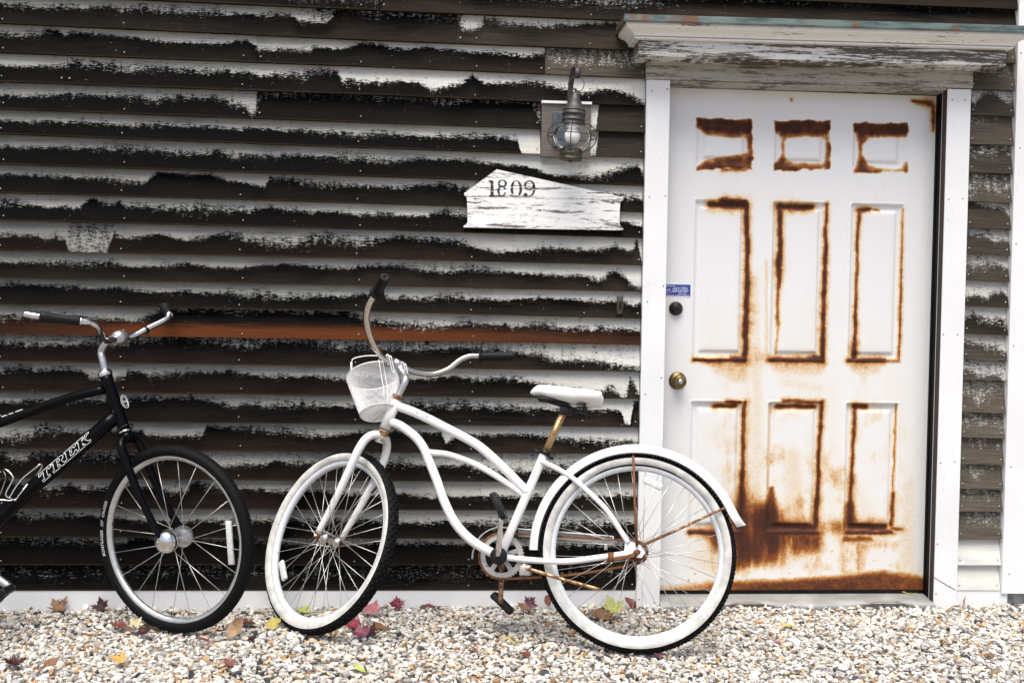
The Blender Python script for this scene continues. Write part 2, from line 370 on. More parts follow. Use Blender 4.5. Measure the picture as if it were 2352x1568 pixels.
tag(mk('ground', gv, [(j*nx+i, j*nx+i+1, (j+1)*nx+i+1, (j+1)*nx+i) for j in range(len(gy)-1) for i in range(nx-1)], MT['ground'], smooth=False), kind='structure')

def build_gravel():
    tv, tf = [], []
    for k in range(26):
        bm = bmesh.new(); r = np.random.default_rng(100+k)
        for q in range(11 + k % 4):
            d = r.normal(size=3); d /= np.linalg.norm(d); d *= V([1., .78, .62])*r.uniform(.85, 1.1); bm.verts.new(d)
        res = bmesh.ops.convex_hull(bm, input=bm.verts[:])
        for g in [e for e in res['geom_interior'] if isinstance(e, bmesh.types.BMVert)]: bm.verts.remove(g)
        bm.verts.index_update(); tv.append(V([q.co[:] for q in bm.verts])); tf.append(V([[q.index for q in p.verts] for p in bm.faces])); bm.free()
    pal = V([(.80, .775, .72), (.70, .67, .61), (.73, .66, .55), (.58, .56, .52), (.64, .50, .33), (.46, .27, .13), (.44, .43, .42), (.07, .073, .08), (.34, .31, .27), (.86, .855, .84)])
    pw = V([.22, .18, .14, .11, .08, .045, .07, .025, .04, .11]); pw /= pw.sum()
    VV, FF, CC, off = [], [], [], 0
    sp = .0188
    xs, ys = np.meshgrid(np.arange(-2.5, 3.3, sp), np.arange(-1.75, .0, sp)); pts = np.stack([xs.ravel(), ys.ravel()], 1)
    pts += rng.uniform(-.5, .5, pts.shape)*sp*1.1
    extra = pts[rng.random(len(pts)) < .28]+rng.uniform(-.5, .5, (1, 2))*sp
    lay = np.concatenate([np.zeros(len(pts)), np.ones(len(extra))]); pts = np.concatenate([pts, extra])
    keep = (pts[:, 1] < -.034) & ~((pts[:, 0] > .90) & (pts[:, 0] < 2.13) & (pts[:, 1] > -.05)); pts = pts[keep]; lay = lay[keep]
    N = len(pts); sz = np.clip(rng.lognormal(math.log(.0124), .30, N), .006, .024)*np.where(lay > 0, .95, 1.0)
    rel = -.004+.010*(fbm(pts[:, 0]*2.2+9, pts[:, 1]*2.2+3, 5)-.5)*2+np.clip((pts[:, 1]+.10)/.10, 0, 1)*.008+.011*np.clip((-pts[:, 1]-.14)/.22, 0, 1)*np.clip((pts[:, 0]+.78)/.15, 0, 1)
    z = rel+rng.uniform(-.004, .003, N)+lay*.009-sz*.25
    ti = rng.integers(0, len(tv), N); ci = rng.choice(len(pal), N, p=pw)
    ax = rng.normal(size=(N, 3)); ax /= np.linalg.norm(ax, axis=1)[:, None]; an = rng.uniform(0, 6.28, N)
    for k in range(len(tv)):
        id = np.where(ti == k)[0]; n = len(id)
        if not n: continue
        c, s = np.cos(an[id])[:, None, None], np.sin(an[id])[:, None, None]; a = ax[id]
        K = np.zeros((n, 3, 3)); K[:, 0, 1] = -a[:, 2]; K[:, 0, 2] = a[:, 1]; K[:, 1, 0] = a[:, 2]; K[:, 1, 2] = -a[:, 0]; K[:, 2, 0] = -a[:, 1]; K[:, 2, 1] = a[:, 0]
        Rm = np.eye(3)+s*K+(1-c)*(K@K)
        v = np.einsum('nij,mj->nmi', Rm, tv[k])*sz[id][:, None, None]*V([1, 1, .8]); v += np.stack([pts[id, 0], pts[id, 1], z[id]], 1)[:, None]
        m = len(tv[k]); VV.append(v.reshape(-1, 3)); FF.append((tf[k][None]+(off+np.arange(n)*m)[:, None, None]).reshape(-1, 3)); off += n*m
        col = pal[ci[id]]*rng.uniform(.66, .98, (n, 1)); CC.append(np.repeat(np.concatenate([col, np.ones((n, 1))], 1), m, 0))
    v = np.concatenate(VV); f = np.concatenate(FF); c = np.concatenate(CC)
    me = bpy.data.meshes.new('gravel'); me.vertices.add(len(v)); me.vertices.foreach_set('co', v.ravel().astype(np.float32))
    me.loops.add(f.size); me.loops.foreach_set('vertex_index', f.ravel().astype(np.int32)); me.polygons.add(len(f))
    me.polygons.foreach_set('loop_start', np.arange(0, f.size, 3, dtype=np.int32)); me.update(calc_edges=True)
    me.attributes.new('col', 'FLOAT_COLOR', 'POINT').data.foreach_set('color', np.clip(c, 0, 1).astype(np.float32).ravel())
    me.shade_flat(); me.materials.append(MT['gravel']); o = bpy.data.objects.new('gravel', me); link(o)
    tag(o, 'bed of crushed white, tan and grey granite gravel before the wall', 'gravel', kind='stuff')
build_gravel()

# ------------------------------------------------------------------ house
HX0, HX1 = -3.2, 2.56
house = empty('clapboard_house', (.4, 0, 0), 'old clapboard house wall with flaking white paint, a rusted door and corner board', 'house')
FY = -.041                                         # face of casings and corner boards
DY = .062                                          # face of the door
def P2(px, py, Y): q = at(px, py, Y); return (q[0], q[2])
dl, dr = at(1530, 700, DY)[0]-.03, at(2138, 700, DY)[0]
dtop = at(1840, 211, DY)[2]; dbot = at(1815, 1358, DY)[2]
CL0, CL1 = at(1474, 780, FY)[0], at(1527, 780, FY)[0]          # left casing
CR0, CR1 = at(2161, 780, FY)[0], at(2214, 780, FY)[0]          # right casing
KB0 = at(2321, 690, FY)[0]                                     # corner board
zc0 = at(1484, 183, FY)[2]                                      # top of left casing
sh = MB()
sh.add(abox(HX0, CL1-.02, .004, .12, -.10, 3.4)); sh.add(abox(CR0+.02, HX1-.03, .004, .12, -.10, 3.4)); sh.add(abox(CL1-.02, CR0+.02, .0041, .1199, dtop+.03, 3.3999))
sh.add(abox(HX1-.15, HX1-.031, .12, 3., -.10, 3.4)); sh.add(abox(HX0, HX0+.12, .12, 3., -.10, 3.4))
sh.mk('sheathing', MT['sheath'], house, False)

# rows of clapboards: bottom edge at x = 0 / 804 / 1474 / 2331 in the measuring frame
ROWS = {-6: None, -5: None, -4: None, -3: None, -2: None,
 -1: (-83, -43, -13, 21), 0: (-16, 21, 48.5, 75), 1: (53, 90, 116, 145), 2: (120.7, 151, 179, 208), 3: (187.3, 216, 242.7, 267), 4: (250.2, 280, 303.5, 334),
 5: (307.6, 338, 361.6, 400), 6: (377, 403.5, 426.2, 467), 7: (442.6, 466, 487, 527.5), 8: (505.2, 526, 546, 587), 9: (574.9, 592.7, 609, 647), 10: (638.1, 655.2, 669.6, 707),
 11: (699, 714.4, 732.1, 771), 12: (767, 779.3, 792, 830), 13: (828.5, 841.5, 853.5, 874), 14: (898.6, 908.2, 916, 950), 15: (965.2, 973.8, 980.6, 1007),
 16: (1030, 1038.3, 1042, 1068), 17: (1097.7, 1103.8, 1107.4, 1124), 18: (1166.6, 1170, 1172, 1174), 19: (1233, 1235.6, 1236.7, 1238), 20: (1296.7, 1297.7, 1296.7, 1297), 21: (1355.2, 1355, 1353.8, 1355)}
XS = (0, 804, 1474, 2331); BY = -.0325
RX = V([at(x, 784, BY)[0] for x in XS])
RZ = {r: V([at(x, y, BY)[2] for x, y in zip(XS, ROWS[r])]) for r in ROWS if ROWS[r]}
for r in (-2, -3, -4, -5, -6): RZ[r] = RZ[-1]+.115*(-1-r)
def rowz(r, x): return np.interp(x, np.concatenate([[HX0], RX, [HX1]]), np.concatenate([[RZ[r][0]+.028], RZ[r], [RZ[r][-1]]]))
A = .3418; B3 = .3592
def Lr(s, k=A, o=0.): return [(o+float(q.split(':')[0])*k, float(q.split(':')[1])) for q in s.split()]
def Rr(s, k=A): return Lr(s, k, 746.5)
EDGE = {
 -1: Lr('0:.3 6800:.3'), 0: Lr('0:.35 1500:.4 2000:.9 2352:.85')+Rr('200:.85 350:.8 365:.2 800:.2 1000:.45 1400:.35 1700:.45 1900:.6 2100:.45 2400:.1'),
 1: Lr('0:.40 300:.41 600:.39 900:.35 1200:.38 1500:.35 1800:.3 1940:.3 1980:.62 2180:.6 2230:.25 2352:.2')+Rr('200:.3 500:.32 830:.25 870:.25 885:.6 1000:.55 1040:.17 1200:.33 1400:.35 1600:.25 1800:.15 1960:.12'),
 2: Lr('0:.43 250:.36 300:.2 380:.2 410:.4 450:.25 700:.25 900:.33 1100:.45 1500:.38 1560:.2 1640:.2 1700:.5 1760:.5 2000:.5 2100:.38 2230:.4 2352:.3')+Rr('30:.33 100:.2 300:.15 430:.28 500:.4 650:.25 900:.35 1300:.35 1470:.3 1480:.75 2200:.75'),
 3: Lr('0:.48 430:.45 445:.08 490:.1 520:.3 700:.3 850:.45 1100:.4 1500:.42 1700:.5 2000:.45 2130:.25 2250:.3 2280:.65 2352:.5')+Rr('40:.25 70:.28 95:.65 300:.55 600:.6 700:.8 900:.5 975:.15 1010:.5 1200:.45 1300:.3 1420:.35 1600:.55 1700:.7 1900:.45 2000:.65 2100:.9 2160:.95'),
 4: Lr('0:.5 300:.5 600:.4 800:.42 900:.5 1020:.6 1150:.4 1400:.3 1550:.55 1630:.5 1650:.95 1716:.95 1722:.22 2352:.25')+Rr('200:.25 700:.28 830:.33 1000:.15 1380:.13 1410:.95 1460:.95 1780:1.1 1812:1.1 1820:-.3 2200:-.3'),
 5: Lr('0:.5 200:.5 500:.38 700:.42 900:.5 1100:.37 1300:.45 1650:.46 2000:.5 2352:.5')+Rr('300:.46 600:.5 1000:.4 1275:.43 1290:1.1 1460:1.1 1780:1.1 1805:.9 1812:-.3 2200:-.3'),
 6: Lr('0:.45 300:.45 800:.4 1100:.5 1300:.45 1450:.35 1560:.5 1800:.45 2352:.4')+Rr('100:.3 200:.35 400:.5 600:.3 900:.35 1100:.45 1400:.55 1500:.75 1700:.75 1900:.6 2000:.4 2100:.3 2130:.8 2160:1'),
 7: Lr('0:.4 200:.4 600:.45 900:.55 1000:.55 1012:.12 1450:.2 1500:.3 1600:.4 1780:.55 1795:.15 1950:.2 2100:.35 2352:.4')+Rr('300:.4 500:.4 770:.25 950:.35 1500:.4 2000:.45 2150:.55'),
 8: Lr('0:.4 300:.5 550:.55 568:.22 650:.2 662:.4 770:.4 780:.2 800:.35 1000:.4 1200:.45 1700:.4 1750:.3 2000:.35 2352:.4')+Rr('300:.42 700:.4 780:.2 900:.4 2000:.35 2100:.5 2150:.6'),
 9: Lr('0:.55 200:.52 330:.6 350:.42 400:.6 450:.68 458:1.1 733:1.1 740:.3 800:.5 900:.5 1000:.45 1100:.4 1200:.55 1350:.5 1500:.3 1580:.3 1650:.55 1900:.6 2000:.55 2100:.35 2352:.4')+Rr('200:.55 300:.45 450:.25 700:.33 900:.35 1000:.55 1150:.75 1400:.6 1700:.55 1900:.55 1930:.35 2050:.6 2078:.15 2108:.15 2120:.95 2150:.95'),
 10: Lr('0:.43 300:.42 600:.45 750:.4 900:.55 1100:.45 1250:.38 1450:.5 1600:.55 1750:.4 1900:.38 2050:.4 2352:.43')+Rr('150:.43 300:.3 400:.3 600:.38 850:.45 950:.3 1100:.35 1300:.42 1500:.5 1700:.5 1850:.62 1930:.28 2000:.45 2070:.9 2130:.9'),
 11: Lr('0:.3 200:.3 400:.33 800:.37 1000:.47 1300:.47 1600:.5 1850:.55 2200:.48 2352:.45')+Rr('150:.43 300:.4 450:.5 700:.45 850:.35 1000:.43 1200:.47 1500:.43 1700:.42 1900:.45 2050:.45 2060:.6 2130:.5'),
 12: Lr('0:.5 150:.5 170:.35 300:.4 800:.5 900:.55 1000:.4 1080:.25 1100:.06 2200:.1 2352:.15')+Rr('60:.15 150:.15 250:.33 400:.4 600:.5 700:.53 850:.45 1050:.37 1200:.4 1500:.37 1580:.45 1800:.45 2000:.43 2130:.5'),
 13: Lr('0:.43 150:.45 450:.5 600:.42 800:.45 1100:.22 1300:.22 1500:.35 1700:.5 1750:.3 2000:.25 2300:.45 2352:.4')+Rr('150:.36 300:.45 600:.5 1000:.35 1280:.45 1450:.55 1550:.75 1700:.7 1900:.8 2120:.95'),
 14: Lr('0:.35 60:.28 250:.35 480:.3 560:.4 600:.57 780:.58 870:.35 950:.38 1000:.5 1100:.37 1200:.35 1350:.28 1500:.3 1600:.32 1800:.5 2100:.43 2352:.5')+Rr('30:.35 200:.35 560:.5 700:.42 850:.3 1050:.45 1200:.35 1380:.45 1800:.85 1870:.85 1920:.55 2000:.95 2045:.95 2055:.35 2085:.35 2110:.9'),
 15: Lr('0:.38 300:.36 650:.35 850:.3 1000:.22 1250:.23 1400:.33 1500:.4 1530:.55 1600:.55 1640:.45 1900:.42 2352:.43')+Rr('60:.5 200:.42 530:.35 700:.45 900:.37 1100:.37 1300:.48 1450:.5 1600:.42 1800:.42 2000:.44 2012:.95 2080:.95 2088:.2 2120:.2'),
 16: Lr('0:.75 150:.7 250:.45 300:.33 450:.4 960:.4 1000:.55 1150:.58 1250:.57 1370:.5 1390:.2 1500:.27 1900:.33 2100:.43 2352:.46')+Rr('100:.4 600:.35 800:.38 806:.72 850:.65 900:.4 1200:.4 1400:.37 1500:.38 1600:.5 1750:.6 2000:.65 2120:.65'),
 17: Lr('0:.3 30:.35 60:.5 150:.47 200:.3 600:.3 1300:.35 1370:.62 1720:.6 1760:.35 1850:.55 2238:.5', B3)+Rr('380:.5 600:.6 900:.55 1100:.75 1250:.7 1600:.6 1990:.55', B3),
 18: Lr('0:.15 150:.4 300:.5 450:.37 600:.42 780:.32 900:.35 1000:.38 1150:.55 1200:.45 1250:.1 1330:.3 1400:.4 1850:.4 2000:.35 2238:.55', B3)+Rr('480:.5 600:.6 900:.65 1300:.6 1600:.5 1990:.55', B3),
 19: Lr('0:.27 200:.35 500:.3 800:.35 1000:.45 1950:.47 2238:.47', B3)+Rr('500:.5 1000:.55 1500:.5 1990:.48', B3),
 20: Lr('0:.25 500:.3 760:.35 850:.2 1400:.27 1600:.2 1750:.32 2238:.34', B3)+Rr('1000:.3 1500:.4 1990:.4', B3),
 21: Lr('0:.62 2238:.6', B3)+Rr('1000:.6 1990:.6', B3)}
DENS = {0: .45, 21: .30, 17: .8, 13: .75, 20: .75, 4: .9}
JOINTS = {-1: (1885,), 0: (869.5,), 1: (1045.6,), 2: (588, 1249.6), 3: (150,), 4: (587,)}
nailm = []
BROWN = {-1: .3, 0: .6, 1: .65, 2: .35, 3: .2, 4: .22, 5: .1, 6: .12, 7: .3, 8: .15, 9: .4, 10: .9, 11: .4, 12: .5, 13: .4, 14: .45, 15: .45, 16: .5, 17: .5, 18: .4, 19: .35, 20: .2, 21: .9}
def board(x0, x1, r, edge, dens, orange, pale, clean, name='clapboard', seed=0., sag=.0, white=0.):
    n = max(3, int((x1-x0)/.018)); x = np.linspace(x0, x1, n)
    zb = rowz(r, x)+sag; zt = rowz(r-1, x) if (r-1) in RZ else zb+.115
    wob = .0022*(fbm(x*1.3+seed*3.1, x*0+seed, 3)-.5)
    prof = [(-.012, .0, 1.0), (-.0335, .0, 1.0), (-.0325, .05, .95), (-.0205, .5, .5), (-.0085, 1., .0), (-.0040, 1.30, -.25)]   # y, height fraction, t
    vs, pa, pb = [], [], []
    e = np.clip(edge(x), -1, 2)+0*x; d = dens(x)+0*x; og = orange(x)+0*x
    for (y, hf, t) in prof:
        vs.append(np.stack([x, y+wob+0*x, zb+(zt-zb)*hf], 1)); pa.append(np.stack([e, d, og], 1)); pb.append(np.stack([t+0*x, pale+0*x, clean(x)+0*x], 1))
    f = [(k*n+i, k*n+i+1, (k+1)*n+i+1, (k+1)*n+i) for k in range(len(prof)-1) for i in range(n-1)]
    v = np.concatenate(vs); m = len(v)
    f += [tuple(k*n for k in range(len(prof)-1, -1, -1)), tuple(k*n+n-1 for k in range(len(prof)))]
    o = mk(name, v, f, MT['board'], house, False, attrs={'pa': ('FLOAT_VECTOR', np.concatenate(pa)), 'pb': ('FLOAT_VECTOR', np.concatenate(pb)), 'seed': ('FLOAT', np.full(m, seed)), 'brown': ('FLOAT', np.tile(np.clip(BROWN.get(r, .4)*np.interp(x, [-1.7, -.6, .2, .8, 2.4], [.75, 1., 1.7, 2.4, 2.4]), 0, 1), len(prof)))})
    nb = MB(); c = 0
    for nxp in np.arange(-3.043, 2.5, .4545):
        q = nxp+.006*math.sin(r*3.3)
        if x0+.02 < q < x1-.02 and (r >= 0) and random.random() > .08:
            nb.add(lathe((q, -.0312, float(rowz(r, q))+.020+.004*math.sin(q*9+r)), (0, -1, 0), [(.0026, 0), (.0024, .0012), (.0, .0016)], 8)); c += 1
    for q in (x0+.014, x1-.014):
        if x1-x0 < 1.2 or random.random() < .5:
            nb.add(lathe((q, -.0312, float(rowz(r, q))+.022), (0, -1, 0), [(.0032, 0), (.0030, .0016), (.0, .002)], 8)); c += 1
    if c: tag(nb.mk('nail_heads', MT['nail'], o), kind='stuff')
    return o
def fpx(pts):                                      # piecewise function of world x from (pixel x, value)
    xs = V([at(p, 784, BY)[0] for p, _ in pts]); ys = V([q for _, q in pts]); return lambda x: np.interp(x, xs, ys)
CLEAN = {2: .75, 3: .85, 4: .55, 5: .5, 6: .45, 0: .55, 1: .6, 7: .45, 8: .7}
def clean_of(r):
    b = CLEAN.get(r, .45)
    return fpx([(0, b*.62), (700, b*.85), (1000, min(1, b+.15)), (1480, min(1, b+.45)), (2400, .8)])
blx0, blx1 = at(1244, 300, -.040)[0], at(1356.6, 300, -.040)[0]     # lamp mounting block
for r in range(-6, 22):
    xr = CL0-.002 if r >= 2 else (HX1-.14 if r <= 0 else CL0-.03)
    if r == 1: xr = at(1465, 100, -.02)[0]
    cuts = [HX0]+[at(j, 300, BY)[0] for j in JOINTS.get(r, ())]+[xr]
    eg = fpx(EDGE[r]) if r in EDGE else (lambda x: .35+.1*np.sin(x*3))
    dn = DENS.get(r, 1.0)
    og = fpx([(-400, .1), (0, .2), (200, .45), (300, .9), (900, .95), (1100, .7), (1300, .4), (1470, .2)]) if r == 12 else (fpx([(0, .03), (700, .03), (1000, .02), (1480, .0)]) if r in (9, 14, 13, 16, 17, 18) else (lambda x: 0.))
    segs = list(zip(cuts[:-1], cuts[1:]))
    if r in (4, 5):                                # boards stop at the lamp's mounting block
        a, b = segs[-1]; segs[-1:] = [(a, blx0-.002), (blx1+.002, b)]
    for k, (a, b) in enumerate(segs):
        pale, dd, cl = 0., (lambda x, q=dn: q), clean_of(r)
        if r == 2 and k == 2: pale, dd = .75, (lambda x: .42)
        if r == 1 and k == 1: pale = .12
        if r == 1: dd = fpx([(0, 1), (640, 1), (760, .45), (1040, .4), (1060, .9), (1480, .8)])
        if r == 9: dd = fpx([(0, 1), (154, 1), (157, .66), (250, .66), (253, 1), (1500, 1)])
        if r == 4 and k == 1: dd = (lambda x: .42)
        if r in (4, 5) and k == len(segs)-1: pale = .3
        if r == 13: dd = fpx([(0, .8), (280, .6), (600, .55), (800, .6), (1000, .6), (1200, .75), (1480, .9)])
        gap = .0008
        board(a+(gap if k else 0), b-gap, r, eg, dd, og, pale, cl, seed=r*3.7+k*1.3)
# short boards between the door and the corner board
SE = {1: (.5, .4, .9), 2: (.55, .38, .9), 3: (.35, .75, .5), 4: (.3, .4, .9), 5: (.5, .5, .6), 6: (.8, .42, .85), 7: (.3, .75, .5), 8: (.35, .75, .5), 9: (.5, .75, .5), 10: (.42, .85, .25), 11: (.38, .9, .15), 12: (.36, .9, .5),
      13: (.65, .7, .6), 14: (.7, .48, 1.), 15: (.7, .44, 1.), 16: (.6, .38, 1.), 17: (.55, .46, 1.), 18: (.6, .44, 1.), 19: (.7, .44, 1.), 20: (2., 3., 0.), 21: (2., 3., 0.)}
for r in range(1, 22):
    e, d, p = SE[r]; x0, x1 = CR1+.002, KB0-.002
    ed = (lambda x, e=e, r=r: e+.9*(fbm(x*14+r*5.1, x*0+r*3.3, r, 3)-.5)+.35*np.exp(-((x-x1)/.02)**2)*(1 if r in (7, 8, 10, 11, 12, 13) else 0)) if e < 1.5 else (lambda x: 2.)
    o = board(x0, x1, r, ed, lambda x, d=d: d, lambda x: 0., p, lambda x, r=r: (.75 if r < 20 else 1.), seed=50+r*5.3)

# white trim
def trim(name, P, y0, y1, mat='trim', label=None, bev=False):
    v, f = quadslab(P, y0, y1); return mk(name, v, f, MT[mat], house, False, label=label)
zs = RZ[21]
sk = [(HX0, float(rowz(21, HX0))-.002)]+[(float(x), float(rowz(21, x))-.002) for x in np.linspace(-1.7, CL0-.001, 8)]
trim('skirting_board', sk+[(CL0-.001, -.06), (HX0, -.06)], -.031, .003, label='white skirting board under the lowest clapboards')
trim('skirting_board', [(CR1+.001, float(rowz(21, 2.2))-.002), (KB0+.03, float(rowz(21, 2.3))-.002), (KB0+.03, -.06), (CR1+.001, -.06)], -.031, .003, label='short white skirting board beside the corner board')
def screws(parent, pts, Y, r=.0036, mat='screw'):
    for px, py in pts:
        q = at(px, py, Y); o = mk('screw', *lathe(q+Y3*.001, (0, -1, 0), [(r, 0), (r*.9, .0014), (.0, .0016)], 10), MT[mat], parent)
zbl = at(1463, 1390, FY)[2]-.05
cs = trim('door_casing', [(CL0, zc0), (CL1, at(1536, 185, FY)[2]), (CL1, zbl), (CL0, zbl)], FY, .0039, label='white door casing at the hinge-less left side of the door')
screws(cs, [(1497, 209), (1533, 205), (1492, 453), (1528, 450), (1487, 693), (1524, 657), (1482, 905), (1519, 867), (1474, 1022), (1468, 1376), (1503, 1383)], FY)
cz = at(2178, 205, FY)[2]
cs = trim('door_casing', [(CR0, cz), (CR1, at(2232, 206, FY)[2]), (CR1, zbl), (CR0, zbl)], FY, .0039, label='white door casing at the right side of the door')
screws(cs, [(2187, 229), (2217, 230), (2179, 458), (2211, 456), (2167, 768), (2199, 768), (2160, 1063), (2193, 1060), (2153, 1249), (2150, 1363), (2182, 1347)], FY)
crk = [at(2141, 1322, FY-.0006), at(2160, 1334, FY-.0006), at(2180, 1346, FY-.0006), at(2195, 1354, FY-.0006)]
mk('crack', *tube(V(crk), .0011, 6), MT['sheath'], cs)
crk = [at(1463, 1348, FY-.0006), at(1480, 1354, FY-.0006), at(1515, 1367, FY-.0006)]
kb = trim('corner_board', [(KB0, 3.4), (HX1, 3.4), (HX1, at(2330, 1363, FY)[2]), (KB0, at(2306, 1362, FY)[2])], FY, .0039, label='tall white corner board at the house corner')
screws(kb, [(2345, 122), (2343, 340), (2334, 560), (2328, 794), (2322, 1072), (2318, 1318)], FY)
mk('corner_return', *abox(HX1-.028, HX1-.0002, .0042, .13, at(2330, 1363, FY)[2], 3.39), MT['trim'], house, False)
mk('foundation', *abox(KB0+.032, HX1-.04, -.012, .0038, -.08, at(2330, 1360, FY)[2]+.05), MT['concrete'], house, False)
mk('lamp_mounting_block', *abox(blx0, blx1, -.040, .0035, at(1300, 361, -.034)[2], at(1300, 240, -.034)[2]), MT['block'], house, False, label='bare cedar block behind the lantern')
mk('block_cap', *abox(blx0-.002, blx1+.002, -.048, .0035, at(1300, 240, -.034)[2]+.0005, at(1300, 234, -.034)[2]), MT['trim'], house, False)

# head board, soffit and cornice over the door
fx0, fx1 = CL0-.004, CR1+.004
hz1 = at(1488, 144, FY)[2]; hb = MB()
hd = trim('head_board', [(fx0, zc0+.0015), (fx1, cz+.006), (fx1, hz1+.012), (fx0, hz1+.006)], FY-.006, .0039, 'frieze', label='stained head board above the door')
screws(hd, [(1500, 168), (1545, 172), (1763, 184), (1941, 192), (2222, 192), (2155, 198)], FY-.006, .004)
FD = -.150
kx0, kx1 = at(1467, 128, FD)[0], at(2310, 152, FD)[0]
zf0 = at(1467, 128, FD)[2]; zf1 = at(2310, 152, FD)[2]; zft = at(1466, 93, FD)[2]; zft1 = at(2312, 118, FD)[2]
mk('fascia', *quadslab([(kx0, zf0), (kx1, zf1), (kx1, zft1), (kx0, zft)], FD, -.0245), MT['fascia'], house, False, label='weathered fascia plank of the door cornice')
sof = quadslab([(kx0+.012, zf0+.004), (kx1-.012, zf1+.004), (kx1-.012, zf1+.03), (kx0+.012, zf0+.03)], FD+.001, -.0246)
CD = -.215
ztop = at(1442, 31, CD)[2]; zcb = at(1444, 49, CD)[2]
tl = (at(2352, 58, CD)[2]-ztop)/(at(2352, 58, CD)[0]-at(1442, 31, CD)[0])
cm = MB(); prof = []
H = zcb-zft; dd = (-CD+FD)
for u, w in ((.0, .0), (.04, .02), (.22, .03), (.28, .06), (.28, .17), (.12, .175), (.12, .235), (.34, .24), (.36, .31), (.40, .40), (.50, .50), (.64, .57), (.76, .62), (.80, .66), (.80, .70), (.90, .72), (.94, .78), (.94, 1.0)):
    prof.append((dd*.92*u, zft+.001+H*w))
def ring3(prof, base, x0, x1):
    v, f = [], []
    for d, z in prof:
        for (x, y) in ((x0-d, -.0246), (x0-d, base-d), (x1+d, base-d), (x1+d, -.0246)): v.append((x, y, z+tl*(x-x0)))
    k = len(prof)
    f = [(i*4+j, i*4+j+1, i*4+j+5, i*4+j+4) for i in range(k-1) for j in range(3)]
    f += [(0, 3, 2, 1), tuple((k-1)*4+j for j in range(4)), tuple(i*4 for i in range(k-1, -1, -1)), tuple(i*4+3 for i in range(k))]
    return V(v), f
cmo = mk('crown_moulding', *ring3(prof, FD, kx0-.004, kx1+.004), MT['cornice'], house, False, label='flaking white crown moulding over the door')
e = dd
cop = MB(); cop.add(ring3([(e-.004, zcb), (e+.002, zcb-.002), (e+.003, zcb+.004), (e, ztop-.002), (e-.006, ztop), (-.10, ztop+.03)], FD, kx0-.004, kx1+.004))
cop.mk('copper_flashing', MT['copper'], house, False, label='green copper flashing with brown stains capping the cornice')

# jambs, stops, threshold
jb = MB(); jx = dr+.004
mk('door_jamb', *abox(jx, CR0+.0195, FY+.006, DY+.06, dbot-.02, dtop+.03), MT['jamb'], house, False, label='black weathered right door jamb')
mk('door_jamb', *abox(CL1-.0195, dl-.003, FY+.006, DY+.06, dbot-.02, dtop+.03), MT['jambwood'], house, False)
mk('jamb_edge', *abox(CR0-.004, CR0+.002, FY+.004, -.008, dbot-.02, dtop+.02), MT['jambwood'], house, False)
jh = quadslab([(CL1-.019, dtop+.002), (CR0+.019, dtop+.005), (CR0+.019, cz+.005), (CL1-.019, zc0)], FY+.004, DY+.06)
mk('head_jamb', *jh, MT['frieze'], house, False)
mk('weather_strip', *abox(jx-.005, jx-.0005, DY-.012, DY+.03, dbot, dtop), MT['jamb'], house, False)
ts = MB()
tx0, tx1 = CL1-.0, CR0+.0
n = 40; xx = np.linspace(tx0+.001, tx1-.001, n); zf = at(1815, 1372, -.04)[2]
pr = [(DY+.05, 0.0, 0), (DY-.01, 0.0, 0), (-.015, -.006, 0), (-.055, -.012, 0), (-.058, -.016, 1), (-.056, -.040, 1), (-.03, -.05, 0)]
vv = []
for (y, dz, w) in pr:
    for i, x in enumerate(xx): vv.append((x, y+w*.006*math.sin(x*11), dbot-.008+dz-w*.006*(math.sin(x*9.1)+.6*math.sin(x*23))))
mk('threshold', vv, [(k*n+i, k*n+i+1, (k+1)*n+i+1, (k+1)*n+i) for k in range(len(pr)-1) for i in range(n-1)], MT['sill'], house, label='bent grey metal door threshold')

# ---- door: pressed steel with nine panels, rust kept as a per-vertex stain
PANELS = [((1597, 273), (1728, 387)), ((1777.6, 277), (1906, 391)), ((1957, 283), (2083, 395.5)),
          ((1591.5, 455), (1719, 831)), ((1770, 457), (1897.5, 833)), ((1949, 460), (2072.5, 833)),
          ((1580.5, 916.5), (1709, 1227)), ((1757, 917), (1885, 1226)), ((1936.5, 918), (2061, 1225))]
pr3 = []
for a, b in PANELS:
    p, q = at(*a, DY), at(*b, DY); pr3.append([p[0], q[0], q[2], p[2]])
pr3 = V(pr3)
for c in range(3):                                  # common columns and rows
    pr3[c::3, 0] = pr3[c::3, 0].mean(); pr3[c::3, 1] = pr3[c::3, 1].mean()
for k in range(3):
    pr3[3*k:3*k+3, 2] = pr3[3*k:3*k+3, 2].mean(); pr3[3*k:3*k+3, 3] = pr3[3*k:3*k+3, 3].mean()
